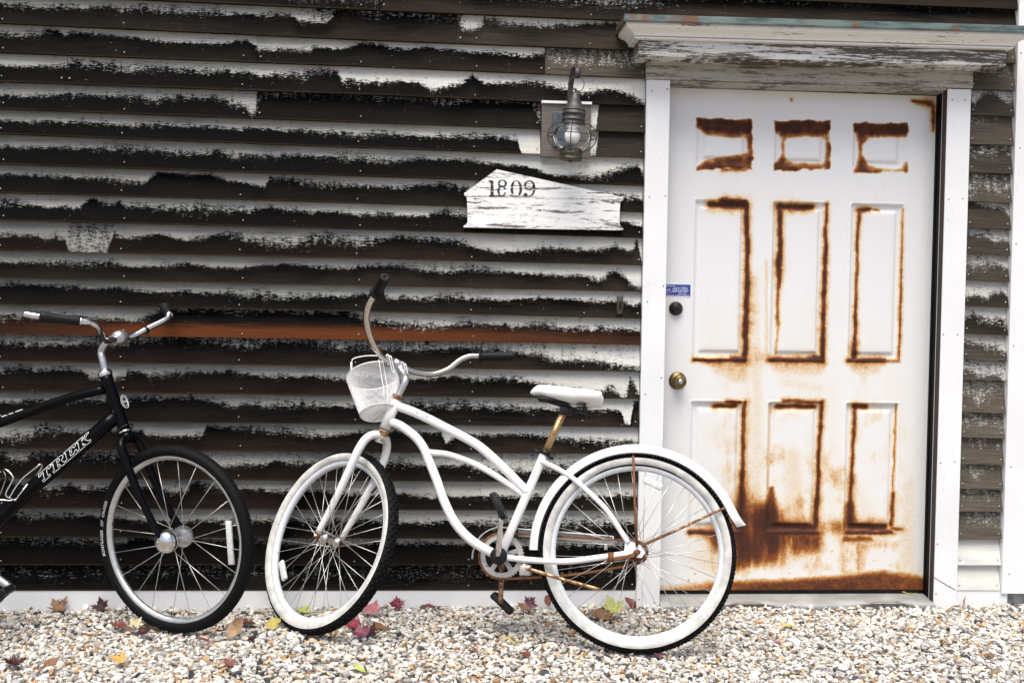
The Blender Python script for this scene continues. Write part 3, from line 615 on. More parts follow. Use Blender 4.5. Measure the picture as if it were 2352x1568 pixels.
RUST = [  # x0,y0,half0, x1,y1,half1, strength
 (1660,392,7,1715,390,5,.5),
 (1632,470,10,1712,472,12,.95),(1655,461,9,1712,464,8,.8),(1716,470,7,1717,640,6,1.),(1717,640,6,1713,745,9,1.),(1713,745,9,1710,828,6,1.),(1594,827,5,1700,827,6,.95),(1680,824,8,1708,826,9,1.),
 (1790,474,11,1865,477,8,.95),(1791,470,9,1792,560,6,.9),(1791,560,6,1790,620,9,1.),(1790,620,9,1789,660,5,.85),(1789,660,5,1786,745,5,.55),(1786,745,4,1782,815,5,.35),(1898,470,4,1897,560,5,.85),(1897,560,5,1889,820,6,1.),(1770,827,6,1888,827,8,1.),(1870,822,9,1888,825,8,.9),
 (1973,483,8,1996,480,6,.85),(1996,480,5,2018,484,4,.5),(1973,488,6,1969,560,4,.7),(1969,560,4,1966,700,4,.7),(1966,700,4,1963,790,6,.85),(1963,790,7,1962,826,9,1.),(2074,480,3,2070,620,4,.5),(2070,620,4,2064,826,4,.6),(1950,828,6,2030,828,6,1.),(2030,828,5,2064,829,4,.6),
 (1640,932,7,1688,930,8,.75),(1668,921,5,1700,922,4,.7),(1711,922,5,1704,1080,5,.85),(1704,1080,6,1701,1180,11,1.),(1700,1180,12,1698,1225,12,1.),(1585,1222,7,1698,1222,9,.95),
 (1785,933,8,1868,933,7,.75),(1800,921,5,1880,922,4,.75),(1886,922,5,1880,1080,4,.95),(1880,1080,5,1874,1205,7,.95),(1772,1120,4,1772,1180,14,.8),(1768,1180,15,1775,1212,16,1.),(1775,1206,12,1870,1212,11,1.),(1765,1222,6,1876,1222,7,1.),(1768,930,3,1763,1120,3,.28),
 (1962,932,8,1988,931,6,.8),(1963,938,6,1958,1060,4,.75),(1958,1060,4,1953,1160,6,.8),(1951,1160,8,1953,1200,14,1.),(1955,1206,11,2030,1210,9,1.),(1945,1222,6,2048,1221,6,.95),(2058,930,3,2050,1130,3,.45),(2050,1130,4,2048,1205,6,.7),(2050,1213,5,2072,1216,4,.55),
 (1698,1200,18,1704,1262,24,.85),(1706,1262,22,1690,1290,18,.5),(1765,1200,22,1775,1255,20,.8),(1735,1200,16,1740,1270,18,.6),(1650,1235,16,1700,1240,14,.55),(1780,1240,18,1870,1240,14,.7),(1700,1290,14,1790,1282,16,.35),(1650,1250,18,1700,1255,16,.5),(1940,1238,10,2000,1236,9,.55),(1990,1225,8,2045,1224,6,.4),(1830,1262,14,1880,1256,12,.4),(1700,1160,24,1745,1180,22,.42),(1745,1190,18,1755,1240,22,.6),(1905,1212,14,1945,1212,12,.42),
 (2098,231,4,2138,240,11,.75),(2143,245,9,2144,300,4,.62),(2108,238,5,2120,246,3,.4),(1818,229,2.5,1818,230,2.5,.7),
 (1650,848,16,1705,850,14,.30),(1680,870,14,1705,872,12,.22),(1785,846,14,1880,850,14,.30),(1800,880,14,1880,890,16,.22),(1970,846,14,2010,850,12,.30),(1985,870,10,1990,890,8,.2),
 (1545,660,0,1546,661,0,0),(1737,640,12,1740,820,12,.20),(1740,820,16,1735,1160,26,.24),(1915,900,14,1910,1200,18,.17),(1760,600,4,1762,830,4,.3),(1820,1050,30,1830,1180,34,.26),(1960,1110,26,2000,1180,26,.20),(2085,1120,22,2085,1290,22,.24),(1640,1120,30,1650,1200,26,.20),(1600,1280,24,1640,1300,30,.24),(1820,1290,50,2000,1285,50,.16),(1870,720,20,1850,800,22,.14),(1640,740,26,1640,800,26,.14),(2000,760,22,2010,800,20,.12),(1550,705,19,1551,712,19,.10)]
def door_mesh():
    st = .0052; nx = int((dr-dl)/st)+1; nz = int((dtop-dbot)/st)+1
    xs = np.linspace(dl, dr, nx); zs = np.linspace(dbot, dtop, nz)
    def snap(arr, vals):
        for q in vals: arr[np.argmin(abs(arr-q))] = q
        return np.sort(arr)
    xs = snap(xs, set(pr3[:, 0]) | set(pr3[:, 1])); zs = snap(zs, set(pr3[:, 2]) | set(pr3[:, 3]))
    Xg, Zg = np.meshgrid(xs, zs); Yg = np.full_like(Xg, DY); own = np.full((nz-1, nx-1), -1)
    cxm, czm = (xs[:-1]+xs[1:])/2, (zs[:-1]+zs[1:])/2
    for i, (x0, x1, z0, z1) in enumerate(pr3):
        d = np.minimum.reduce([Xg-x0, x1-Xg, Zg-z0, z1-Zg]); k = d > 0
        # outer bead, groove, sloped raise
        prof = np.interp(d, [0, .004, .010, .016, .030, .036, .046, .060, 1], [0, .0, -.004, .009, .012, .012, .004, .003, .003])
        Yg = np.where(k, DY+prof, Yg)
        own[(czm[:, None] > z0) & (czm[:, None] < z1) & (cxm[None] > x0) & (cxm[None] < x1)] = i
    P = np.stack([Xg, Yg, Zg], -1).reshape(-1, 3); px = proj(P); R = np.zeros(len(P))
    wx = (fbm(px[:, 0]/38., px[:, 1]/38., 3)-.5)*6; wy = (fbm(px[:, 0]/38.+40, px[:, 1]/38., 8)-.5)*6
    qx, qy = px[:, 0]+wx, px[:, 1]+wy
    wv = fbm(px[:, 0]/14.+7, px[:, 1]/14., 31, 3); streak = fbm(px[:, 0]/9.+2, px[:, 1]/70., 37, 3)
    def poly_sdf(pts):
        pts = V(pts, dtype=float); D_ = np.full(len(P), 1e9); ins = np.zeros(len(P), bool)
        for (ax_, ay_), (bx_, by_) in zip(pts, np.roll(pts, -1, 0)):
            ex_, ey_ = bx_-ax_, by_-ay_; t = np.clip(((qx-ax_)*ex_+(qy-ay_)*ey_)/(ex_*ex_+ey_*ey_), 0, 1); D_ = np.minimum(D_, np.hypot(qx-ax_-t*ex_, qy-ay_-t*ey_))
            c_ = ((ay_ > qy) != (by_ > qy)) & (qx < ex_*(qy-ay_)/(by_-ay_+1e-12)+ax_); ins ^= c_
        return np.where(ins, -D_, D_)
    za = lambda L: [(1550.4+x*.3418, 229.7+y*.3418) for x, y in L]; zb = lambda L: [(1378+x*.4141, y*.4141) for x, y in L]
    TOPS = [((1602.5, 275, 1727, 389), [za([(90, 170), (150, 195), (200, 235), (280, 248), (380, 258), (450, 252), (478, 262), (486, 300), (484, 345), (470, 358), (420, 365), (340, 378), (270, 388), (200, 402), (150, 430), (90, 450)])], [1., .62]),
            ((1779.5, 278, 1906.5, 390.5), [za([(740, 330), (738, 290), (760, 262), (800, 256), (900, 252), (985, 256), (1010, 275), (1015, 340), (1008, 405), (990, 425), (900, 428), (800, 420), (760, 400), (742, 370)]), za([(630, 220), (690, 235), (708, 280), (712, 340), (700, 385), (668, 410), (630, 415)])], [1., .62]),
            ((1961.5, 284, 2083, 396), [zb([(1458, 835), (1465, 795), (1490, 772), (1540, 766), (1690, 764), (1730, 764), (1730, 885), (1692, 900), (1684, 928), (1640, 935), (1540, 928), (1490, 915), (1475, 885), (1462, 860)]), zb([(1380, 735), (1415, 745), (1432, 790), (1436, 850), (1425, 900), (1410, 930), (1380, 935)])], [1., .5])]
    for (rx0, ry0, rx1, ry1), holes, _ in TOPS:
        do = np.minimum.reduce([px[:, 0]-rx0, rx1-px[:, 0], px[:, 1]-ry0, ry1-px[:, 1]])+(wv-.5)*8+(fbm(px[:, 0]/30., px[:, 1]/30., 44, 2)-.5)*7; dh = np.minimum.reduce([poly_sdf(h_) for h_ in holes])+(wv-.5)*4
        top_ = np.clip((ry0+34-px[:, 1])/12, 0, 1)
        v = np.clip((do+3.)/5.5, 0, 1)*np.clip((dh+3)/6, 0, 1)*np.clip(.30+dh/(34-12*top_), 0, .74+.16*top_)*(.70+.56*wv); R = np.maximum(R, v)
    yb = np.interp(px[:, 0], [1500, 1521, 1607, 1692, 1778, 1863, 1949, 2026, 2094, 2130], [1344, 1342, 1334, 1329, 1330, 1325, 1318, 1308, 1318, 1320])+(wv-.5)*9
    R = np.maximum(R, np.clip((px[:, 1]-yb+5)/17, 0, 1)*np.interp(px[:, 0], [1520, 1600, 1680, 1760, 2000, 2110], [.28, .38, .55, .70, .68, .58])*(.85+.3*wv))
    for x0, y0, h0, x1, y1, h1, s in RUST:
        dx, dy = x1-x0, y1-y0; t = np.clip(((qx-x0)*dx+(qy-y0)*dy)/(dx*dx+dy*dy+1e-9), 0, 1)
        d = np.hypot(qx-x0-t*dx, qy-y0-t*dy); h = (h0+(h1-h0)*t)*(.82 if s > .3 else 1.)
        if s > .3:
            hm = h*(.72+.56*wv)
            if max(h0, h1) >= 13.5: v = s*.80*np.exp(-(d/(h*1.6+1e-6))**2)*np.clip(.25+1.5*streak, 0, 1.15)
            else: q_ = np.clip(d/(hm*1.25+.8), 0, 1); v = s*(.60*(1-q_*q_*(3-2*q_))+.40*np.exp(-(d/(hm*1.7+3.5))**2))*(.80+.40*wv)
        else: v = s*.62*np.exp(-(d/(h*1.25+1e-6))**2)
        R = np.maximum(R, v) if (s > .3 and max(h0, h1) < 13.5) else 1-(1-R)*(1-v)
    low = np.clip((px[:, 1]-620)/700., 0, 1); mid = np.exp(-((px[:, 0]-1850)/260.)**4)
    blot = fbm(px[:, 0]/38.+3, px[:, 1]/50., 13, 4)
    R = np.maximum(R, np.clip((blot-.40)*.9, 0, .30)*low*mid*(.5+streak)+.05*low*mid)
    R = np.maximum(R, np.clip((fbm(px[:, 0]/7., px[:, 1]/7., 21)-.66)*2., 0, .3)*np.clip((px[:, 1]-1080)/200, 0, 1))
    return P, own, R, nx, nz
P, own, R, nx, nz = door_mesh()
def door_piece(name, which, parent):
    jj, ii = np.where(own == which); a = jj*nx+ii; fc = np.stack([a, a+1, a+nx+1, a+nx], 1); u, inv = np.unique(fc, return_inverse=True)
    return mk(name, P[u], inv.reshape(fc.shape), MT['door'], parent, True, attrs={'rust': ('FLOAT', R[u])})
door = door_piece('door', -1, house); door['label'] = 'white steel door streaked with rust, nine pressed panels'
for i in range(9): door_piece('panel', i, door)
mk('door_core', *abox(dl+.001, dr-.001, DY+.017, DY+.05, dbot+.001, dtop-.001), MT['sheath'], door, False)
mk('door_sweep', *abox(dl, dr-.001, DY-.006, DY-.001, dbot-.006, dbot+.008), MT['jamb'], door, False)
# deadbolt, knob, sticker
c = at(1552, 708.5, DY)
db = MB(); db.add(lathe(c, (.0, -1, 0), [(.029, 0), (.0285, .006), (.024, .017), (.019, .019), (.018, .021), (.0165, .022), (.0, .0225)], 32)); db.mk('deadbolt', MT['bronze'], door, label='dark bronze deadbolt')
mk('keyhole', *lathe(c+V([0, -.0224, 0]), (0, -1, 0), [(.008, 0), (.008, .001), (.006, .0012), (0, .0012)], 20), MT['plastic'], door)
c = at(1556, 874, DY)
kn = MB(); kn.add(lathe(c, (0, -1, 0), [(.037, 0), (.036, .004), (.028, .010), (.016, .013), (.013, .022), (.016, .028), (.024, .033), (.0275, .041), (.026, .052), (.019, .058), (.0, .0585)], 36)); kn.mk('door_knob', MT['brass'], door, label='tarnished brass door knob')
mk('keyhole', *lathe(c+V([0, -.0584, 0]), (0, -1, 0), [(.0095, 0), (.009, .001), (.0, .0015)], 20), MT['chrome'], door)
sY = DY-.0012
s0, s1 = at(1524, 651, sY), at(1588, 683, sY); w = s1[0]-s0[0]; h = s0[2]-s1[2]
st = MB(); st.add(abox(s0[0], s1[0], sY, sY+.0008, s1[2], s0[2]), 0)
st.add(abox(s0[0]+.002, s1[0]-.0045, sY-.0004, sY+.0001, s1[2]+.004, s0[2]-.003), 1)
tx = lambda x, y: (lambda a, b: V([s0[0]+x+a, sY-.0008, s0[2]-y+b]))
wm = s1[0]-.0045
def stext(body, xr, yz, hh):
    v, f = text_geo(body); s = hh/.69; ww = (v[:, 0].max()-v[:, 0].min())*s
    q = v[:, :2]*s; q[:, 0] += wm-xr-ww-v[:, 0].min()*s; st.add((np.stack([q[:, 0], np.full(len(q), sY-.0008), s0[2]-yz+q[:, 1]], 1), f), 2)
stext('ALARMED BY', .063, .0125, .0062); stext('SECURITIES', .012, .0345, .0085); stext('985-3338', .018, .0435, .0058); stext('BURGLAR & FIRE ALARMS', .006, .0515, .0062)
v, f = text_geo('HOOK, LINE & CABLE'); q = v[:, :2]*(.0088/.69); ww = q[:, 0].max(); u = q[:, 0]/ww
st.add((np.stack([wm-.012-ww*.84+q[:, 0]*.84, np.full(len(q), sY-.0008), s0[2]-.0305+q[:, 1]+.012*np.sin(np.clip(u*1.5-.45, -1, 1.2)*2.2)*.6+.002], 1), f), 2)
a = np.linspace(0, 1, 24); arcp = np.stack([wm-.106+a*.100, np.full(24, sY-.0007), s0[2]-.0335+.0075*np.sin((a*1.5-.45)*2.2)], 1); st.add(strap(arcp, .0012, (0, 0, 1.), .0003), 2)
st.mk('alarm_sticker', None, door, False, mats=[MT['decal'], MT['blue'], MT['decal']], label='blue and white alarm company sticker')

# ------------------------------------------------------------------ sign, lantern, doorbell
SY = -.054
def sgn(x, y): return P2(1045.1+x*.17578, 373.2+y*.17578, SY)
sign = empty('wall_sign', at(1250, 528, SY), 'flaking white wooden house sign reading 1809 beside the lantern', 'sign')
gab = [sgn(*q) for q in ((545, 90), (2200, 455), (2200, 490), (1180, 466), (150, 443), (122, 430), (120, 400))]
nam = [sgn(*q) for q in ((152, 446), (1180, 469), (2195, 493), (2172, 508), (2160, 530), (2152, 640), (2150, 790), (2162, 822), (2200, 862), (2195, 885), (1100, 866), (112, 846), (114, 825), (150, 800), (165, 780), (162, 600), (155, 480))]
gb = mk('gable_board', *quadslab(gab, SY, SY+.02), MT['sign'], sign, False)
nb_ = mk('name_board', *quadslab(nam, SY+.0005, SY+.02), MT['sign'], sign, False)
def mat_flaked_ink():
    n = NT('flaked_black_lettering'); a = n.noise((30, 30, 150), 4, .7); b = n.noise((16, 16, 70), 3, .6, (3, 0, 3)); g = n.noise((9, 9, 420), 4, .6)
    k = n.step(n.m_('ADD', n.m_('MULTIPLY', a, .5), n.m_('MULTIPLY', b, .5)), .545, .60)
    c = n.mix(k, (.035, .037, .042), n.mix(n.step(g, .5, .7), (.80, .80, .785), (.45, .43, .40))); return n.out(c, .7, 0., .25)
def mat_faint_ink():
    n = NT('worn_away_lettering'); a = n.noise((30, 30, 190), 4, .7); b = n.noise((14, 14, 60), 3, .6, (1, 0, 8))
    k = n.step(n.m_('ADD', n.m_('MULTIPLY', a, .5), n.m_('MULTIPLY', b, .5)), .37, .43); c = n.mix(k, (.05, .05, .055), (.80, .80, .785)); return n.out(c, .7, 0., .25)
MT['flake'] = mat_flaked_ink(); MT['faint'] = mat_faint_ink()
LYs = SY-.0010
def glyph_ring(cx, cy, rx, ry, tx, ty, a0=0, a1=360, n=36, skew=0.):
    a = np.radians(np.linspace(a0, a1, n)); o = np.stack([cx+rx*np.cos(a), cy-ry*np.sin(a)], 1); i = np.stack([cx+skew+(rx-tx)*np.cos(a), cy-(ry-ty)*np.sin(a)], 1)
    p = [sgn(*q) for q in np.concatenate([o, i])]; return V([(x, LYs, z) for x, z in p]), [(k, k+1, n+k+1, n+k) for k in range(n-1)]
def glyph_poly(pts): p = [sgn(*q) for q in pts]; return V([(x, LYs, z) for x, z in p]), [tuple(range(len(p)))]
dg = MB()
for v0 in ([(442, 232), (500, 238), (503, 300), (506, 430), (518, 436), (518, 448), (440, 444), (442, 432), (462, 428), (466, 300), (466, 262), (442, 252)],): dg.add(glyph_poly(v0))
dg.add(glyph_ring(618, 275, 60, 50, 28, 10)); dg.add(glyph_ring(612, 372, 60, 72, 30, 12, 20, 340)); dg.add(glyph_ring(800, 342, 76, 108, 34, 9)); dg.add(glyph_ring(972, 300, 72, 64, 30, 12))
dg.add(glyph_ring(962, 338, 88, 112, 27, 14, -98, 32)); dg.add(glyph_ring(922, 424, 26, 26, 25.9, 25.9))
dg.mk('numerals', MT['flake'], gb, False, label='worn black numerals 1809')
wv, wf = [], []
lt = MB()
def sgtext(body, x0, y0, hgt):
    v, f = text_geo(body); s = hgt/.69
    mk('letter', V([(lambda q: (q[0], LYs+.0005-.0004, q[1]))(sgn(x0+a*s*1.0, y0+.023*a*s-b*s)) for a, b, _ in v]), f, MT['faint'], nb_, False)
sgtext('l', 575, 752, 100); sgtext('i', 660, 754, 90); sgtext('i', 755, 754, 90); sgtext('n', 830, 756, 92); sgtext('o', 980, 756, 92); sgtext('l', 1120, 700, 120); sgtext('e', 1290, 765, 110); sgtext('i', 1455, 768, 95); sgtext('l', 1520, 768, 95); sgtext('c', 1600, 778, 120); sgtext('n', 1740, 778, 110); sgtext('t', 1860, 780, 110)
for q in ((265, 470), (2070, 516)):
    c = at(1045.1+q[0]*.17578, 373.2+q[1]*.17578, SY); mk('screw', *lathe(c, (0, -1, 0), [(.0042, 0), (.0035, .0016), (0, .002)], 12), MT['screw'], nb_)

bell = empty('doorbell', at(1423, 722, -.02), 'small narrow brass doorbell button plate screwed to the clapboards', 'doorbell')
q0, q1 = at(1416.5, 679, -.030), at(1430, 722, -.030); cx, cz_ = (q0[0]+q1[0])/2, (q0[2]+q1[2])/2
hw, hh = abs(q1[0]-q0[0])/2, abs(q1[2]-q0[2])/2
mk('plate', *box((cx, -.033, cz_), X3*hw, Y3*.006, Z3*hh, .002), MT['sill'] if 0 else MT['lampgreen'], bell)
mk('button', *box((cx+.001, -.0395, cz_), X3*hw*.42, Y3*.002, Z3*hh*.42, .0008), MT['plastic'], bell)
for s in (-1, 1): mk('screw', *lathe((cx, -.039, cz_+s*hh*.78), (0, -1, 0), [(.0025, 0), (.002, .001), (0, .0012)], 10), MT['screw'], bell)

LYY = -.165
lamp = empty('wall_lantern', at(1290, 300, -.034), 'weathered bronze onion globe lantern hanging from a hooked bracket', 'lantern')
def lpx(x, y, Y=LYY): return at(1205.8+x*.1648, 132+y*.1648, Y)
top, bot = lpx(702, 495), lpx(634, 1440); axl = unit(top-bot); Hl = np.linalg.norm(top-bot); pm = 1/595.*.1648
def hz(y): return Hl*(1440-y)/945.
def lat(name, prof, mat, par=lamp, n=36, **k): return mk(name, *lathe(bot, axl, [(r*pm, hz(y)) for r, y in prof], n), MT[mat], par, **k)
lat('cap', [(0, 494), (42, 498), (48, 510), (82, 608), (92, 612), (93, 620), (140, 722), (160, 730), (162, 742), (156, 752)], 'lamp')
lat('collar', [(150, 752), (158, 756), (158, 785), (166, 788), (166, 797), (158, 800), (158, 868), (166, 871), (166, 880), (158, 884), (158, 925), (166, 930), (166, 938), (150, 940)], 'lamp')
lat('base_cup', [(130, 1284), (152, 1284), (156, 1292), (156, 1340), (164, 1344), (164, 1352), (158, 1356), (160, 1410), (166, 1415), (164, 1430), (120, 1440), (0, 1440)], 'lampgreen')
gp = [(148, 936), (185, 955), (232, 1000), (258, 1050), (270, 1105), (262, 1155), (235, 1210), (195, 1260), (152, 1290)]
gi = [(r-9, y) for r, y in gp]
gcr = cr(V(gp), 3); gci = cr(V(gi), 3)
v1, f1 = lathe(bot, axl, [(r*pm, hz(y)) for r, y in gcr]+[(r*pm, hz(y)) for r, y in gci[::-1]], 48, closed=True); mk('glass_globe', v1, f1, MT['glass'], lamp)
lat('bulb', [(0, 1215), (50, 1205), (95, 1160), (112, 1105), (104, 1050), (70, 1005), (52, 985), (50, 965), (105, 960), (108, 948), (60, 940)], 'bulb')
mk('finial', *lathe(bot-axl*.0, -axl, [(.012, 0), (.008, .004), (.0, .009)], 12), MT['lampgreen'], lamp)
gc = bot+axl*hz(1100); e1 = unit(np.cross(axl, Y3)); e2 = np.cross(axl, e1); RG = 345*pm
a = np.linspace(0, 2*np.pi, 49); mk('guard_ring', *tube(gc+RG*(np.cos(a)[:, None]*e1+np.sin(a)[:, None]*e2), .0021, 8, False), MT['lampgreen'], lamp)
for k in range(4):
    th = math.radians(80+90*k); d = math.cos(th)*e1+math.sin(th)*e2
    pts = cr(V([bot+axl*hz(922)+d*160*pm, bot+axl*hz(912)+d*200*pm, bot+axl*hz(950)+d*270*pm, bot+axl*hz(1020)+d*328*pm, gc+d*RG, bot+axl*hz(1190)+d*318*pm, bot+axl*hz(1260)+d*255*pm, bot+axl*hz(1300)+d*190*pm, bot+axl*hz(1310)+d*157*pm]), 6)
    mk('guard_wire', *tube(pts, .0021, 8), MT['lampgreen'], lamp)
for k in range(6):
    th = math.radians(30+60*k); d = math.cos(th)*e1+math.sin(th)*e2
    mk('vent_hole', *lathe(bot+axl*hz(834)+d*158*pm, d, [(.0022, 0), (.0022, .0007), (0, .0008)], 8), MT['plastic'], lamp)
rc = lpx(714, 380); a = np.linspace(0, 2*np.pi, 37); rr = 112*pm; rx_ = unit(V([.96, -.28, 0])); mk('hanging_ring', *strap(rc+rr*(np.cos(a)[:, None]*rx_+np.sin(a)[:, None]*Z3), .007, np.cross(rx_, Z3), .0022), MT['lamp'], lamp)
mk('back_plate', *abox(*(lambda p, q: (p[0], q[0], -.052, -.0405, q[2], p[2]))(lpx(392, 755, -.052), lpx(640, 1245, -.052)), .002), MT['lampgrey'], lamp, False)
arm = cr(V([lpx(640, 1100, -.056), lpx(632, 800, -.057), lpx(628, 560, -.059), lpx(640, 380, -.066), lpx(668, 210, -.092), lpx(705, 138, -.130), lpx(738, 150, -.165), lpx(738, 215, -.176), lpx(722, 290, -.166)]), 6)
mk('bracket_arm', *strap(arm, .021, X3, .004), MT['lamp'], lamp)

# ------------------------------------------------------------------ bicycles
def nrm_(psi, phi):
    psi, phi = math.radians(psi), math.radians(phi); return V([-math.sin(psi)*math.cos(phi), -math.cos(psi)*math.cos(phi), math.sin(phi)])
def wheel(bike, C, n, R, ro, ri, minor, spokes, cross, hubr, hubw, rim_mat, rimw=.015, white=False, knobs=0, spoke_off=0., spoke_r=.0011, ww_off=V([0, 0, 0.])):
    C = V(C, dtype=float); n = unit(n); w = empty('wheel', C, parent=bike); u = unit(np.cross([0, 0, 1.], n)); v = np.cross(n, u)
    D = lambda a: math.cos(a)*u+math.sin(a)*v
    cr_ = R-minor; a = np.linspace(0, 2*np.pi, 20, endpoint=False); tb = MB(); tb.add(lathe(C, n, [(cr_+minor*math.cos(q), minor*1.06*math.sin(q)) for q in a], 96, closed=True, e=u))
    if knobs:
        for k in range(knobs):
            for row, (ww, ph) in enumerate(((0., 0), (.011, .5), (-.011, .5), (.0185, 0.), (-.0185, 0.))):
                th = 2*np.pi*(k+ph)/knobs; q = math.asin(max(-1, min(1, ww/(minor*1.06)))); d = D(th); tg = np.cross(n, d); rd = math.cos(q)*d+math.sin(q)*n; sd_ = np.cross(rd, tg)
                tb.add(box(C+d*cr_+rd*(minor+.0006), tg*.0065*(1 if row else .8), sd_*.0038, rd*.0017))
    else:
        for k in range(110):
            for sgnn in (-1, 1):
                th = 2*np.pi*k/110; pts = []
                for j in range(4):
                    q = sgnn*(.08+j*.24); d = D(th+j*.022); rd = math.cos(q)*d+math.sin(q)*n; pts.append(C+d*cr_+rd*(minor+.0004))
                tb.add(strap(V(pts), .0042, np.cross(n, D(th)), .0014))
    tb.mk('tyre', MT['tyre'], w)
    if white:
        for sg in (-1, 1):
            rr = np.linspace(math.radians(73), math.radians(141), 9); mk('whitewall', *lathe(C+ww_off, n, [(cr_+(minor+.0012)*math.cos(q), sg*(minor*1.06+.0012)*math.sin(q)) for q in rr], 96, e=u, cap=False), MT['whitewall'], w)
    rm = MB(); rm.add(lathe(C, n, [(ro+.003, rimw), (ro-.001, rimw+.0012), (ri+.006, rimw*.82), (ri, rimw*.45), (ri, -rimw*.45), (ri+.006, -rimw*.82), (ro-.001, -rimw-.0012), (ro+.003, -rimw)], 96, closed=True, e=u)); rm.mk('rim', MT[rim_mat], w)
    for k in range(spokes):
        th = 2*np.pi*(k+.5)/spokes+spoke_off; sd_ = 1 if k % 2 else -1; dr_ = 1 if (k//2) % 2 else -1
        p0 = C+hubr*D(th+dr_*cross)+n*hubw*sd_; p1 = C+(ri+.001)*D(th)+n*.003*sd_
        mk('spoke', *tube(V([p0, p1]), spoke_r, 6), MT['spoke'], w)
    return w, C, n, D

# ---- white cruiser
KS = .9865                                          # the bicycle stands this much nearer, so that its front tyre just meets the wall
Rc = CAM+(V([.7200, -.536, .3366])-CAM)*KS; nw = nrm_(12, 12.5); RW = .3486*KS
def aty(px, py, Y): return at(px, py, CAM[1]+(Y-CAM[1])*KS)
wb = empty('white_bicycle', (Rc[0], Rc[1], 0), 'white cruiser bicycle with whitewall tyres, rusty fittings and rear mudguard, leaning before the door', 'bicycle')
def BP(px, py, w=0.): return onplane(px, py, Rc+nw*w, nw)
def BC(pts, w=0., n=6): return cr(V([BP(*p, w) if len(p) == 2 else BP(p[0], p[1], p[2]) for p in pts]), n)
wR, C, _, D = wheel(wb, Rc, nw, RW, .3035, .285, .0235, 36, 1.05, .024, .032, 'wrim', .014, True, 76, ww_off=V([0, 0, .003])); HUBR = C
hb = MB(); hb.add(lathe(C, nw, [(.011, -.05), (.012, -.034), (.026, -.033), (.026, -.029), (.013, -.027), (.014, .0), (.020, .025), (.030, .028), (.030, .034), (.014, .036), (.009, .062), (.0, .064)], 28)); hb.mk('hub', MT['heavyrust'], wR)
mk('sprocket', *lathe(C-nw*.045, nw, [(.036, -.002), (.036, .002)], 18), MT['heavyrust'], wR)
rp = onplane(1500, 1110, Rc, nw); mk('reflector', *box(rp, unit(BP(1523, 1120)-BP(1477, 1097))*.035, unit(BP(1507, 1097)-BP(1494, 1122))*.012, nw*.007, .004), MT['reflector'], wR)

fr = MB(); hA, hB = BP(883.5, 984), BP(911, 914.5); fr.add(tube(V([hA, hB]), .0205, 20)); frame = fr.mk('frame', MT['white'], wb)
mk('bottom_bracket_shell', *lathe(BP(1148.5, 1276)-nw*.036, nw, [(.022, 0), (.022, .072)], 24), MT['white'], frame)
for s in (-1, 1):                                     # dropout plates
    dp = [BP(1436, 1240, s*.058), BP(1452, 1243, s*.058), BP(1476, 1254, s*.058), BP(1482, 1268, s*.058), BP(1474, 1280, s*.058), BP(1463, 1280, s*.058), BP(1462, 1274, s*.058), BP(1470, 1272, s*.058), BP(1472, 1265, s*.058), BP(1464, 1260, s*.058), BP(1455, 1268, s*.058), BP(1438, 1278, s*.058), BP(1434, 1264, s*.058)]
    v = V(dp); m = len(dp); mk('dropout', np.concatenate([v+nw*.0025, v-nw*.0025]), [tuple(range(m)), tuple(range(2*m-1, m-1, -1))]+[(i, m+i, m+(i+1) % m, (i+1) % m) for i in range(m)], MT['white'], frame, False)
def ftube(name, pts, r, w=0., n=6, mat='white', par=frame, **k): return mk(name, *tube(BC(pts, w, n), r, 14), MT[mat], par, **k)
ftube('top_tube', [(908, 931), (935, 940), (964, 952), (993, 966), (1022, 981), (1072, 1007), (1108, 1030), (1159.6, 1076.8), (1190, 1108), (1212, 1131)], .0168)
ftube('down_tube', [(893, 967), (910, 973), (925.6, 981), (955, 1004), (974, 1030), (985, 1057), (1003, 1102), (1019.5, 1148.7), (1044.6, 1199), (1080.5, 1238.5), (1123.7, 1265.4), (1147, 1276)], .0168)
ftube('middle_tube', [(972, 1037), (1000, 1039.5), (1034, 1044.5), (1087.7, 1064), (1134.4, 1089.4), (1177.5, 1118), (1210, 1143)], .0112)
ftube('seat_tube', [(1251, 1040), (1213.5, 1127), (1148.8, 1276)], .0160)
for s in (-1, 1):
    ftube('seat_stay', [(1243, 1058, s*.012), (1278, 1075, s*.022), (1314, 1096.6, s*.034), (1357, 1134, s*.044), (1393, 1170, s*.052), (1421.8, 1213, s*.056), (1443.4, 1246, s*.058)], .0092)
    ftube('chain_stay', [(1160, 1279.5, s*.022), (1231.4, 1286.5, s*.045), (1303, 1288.5, s*.054), (1375, 1280, s*.058), (1442, 1270.5, s*.059)], .0108)
for (p, q, nm) in (((909.5, 918), (914, 907), 'headset'), ((877.5, 999), (882, 987), 'headset')):
    a_, b_ = BP(*p), BP(*q); d = b_-a_; L = np.linalg.norm(d)
    mk('headset', *lathe(a_, d, [(.019, 0), (.0225, L*.15), (.0225, L*.35), (.019, L*.45), (.0215, L*.55), (.0215, L*.8), (.018, L)], 24), MT['rust'], frame)
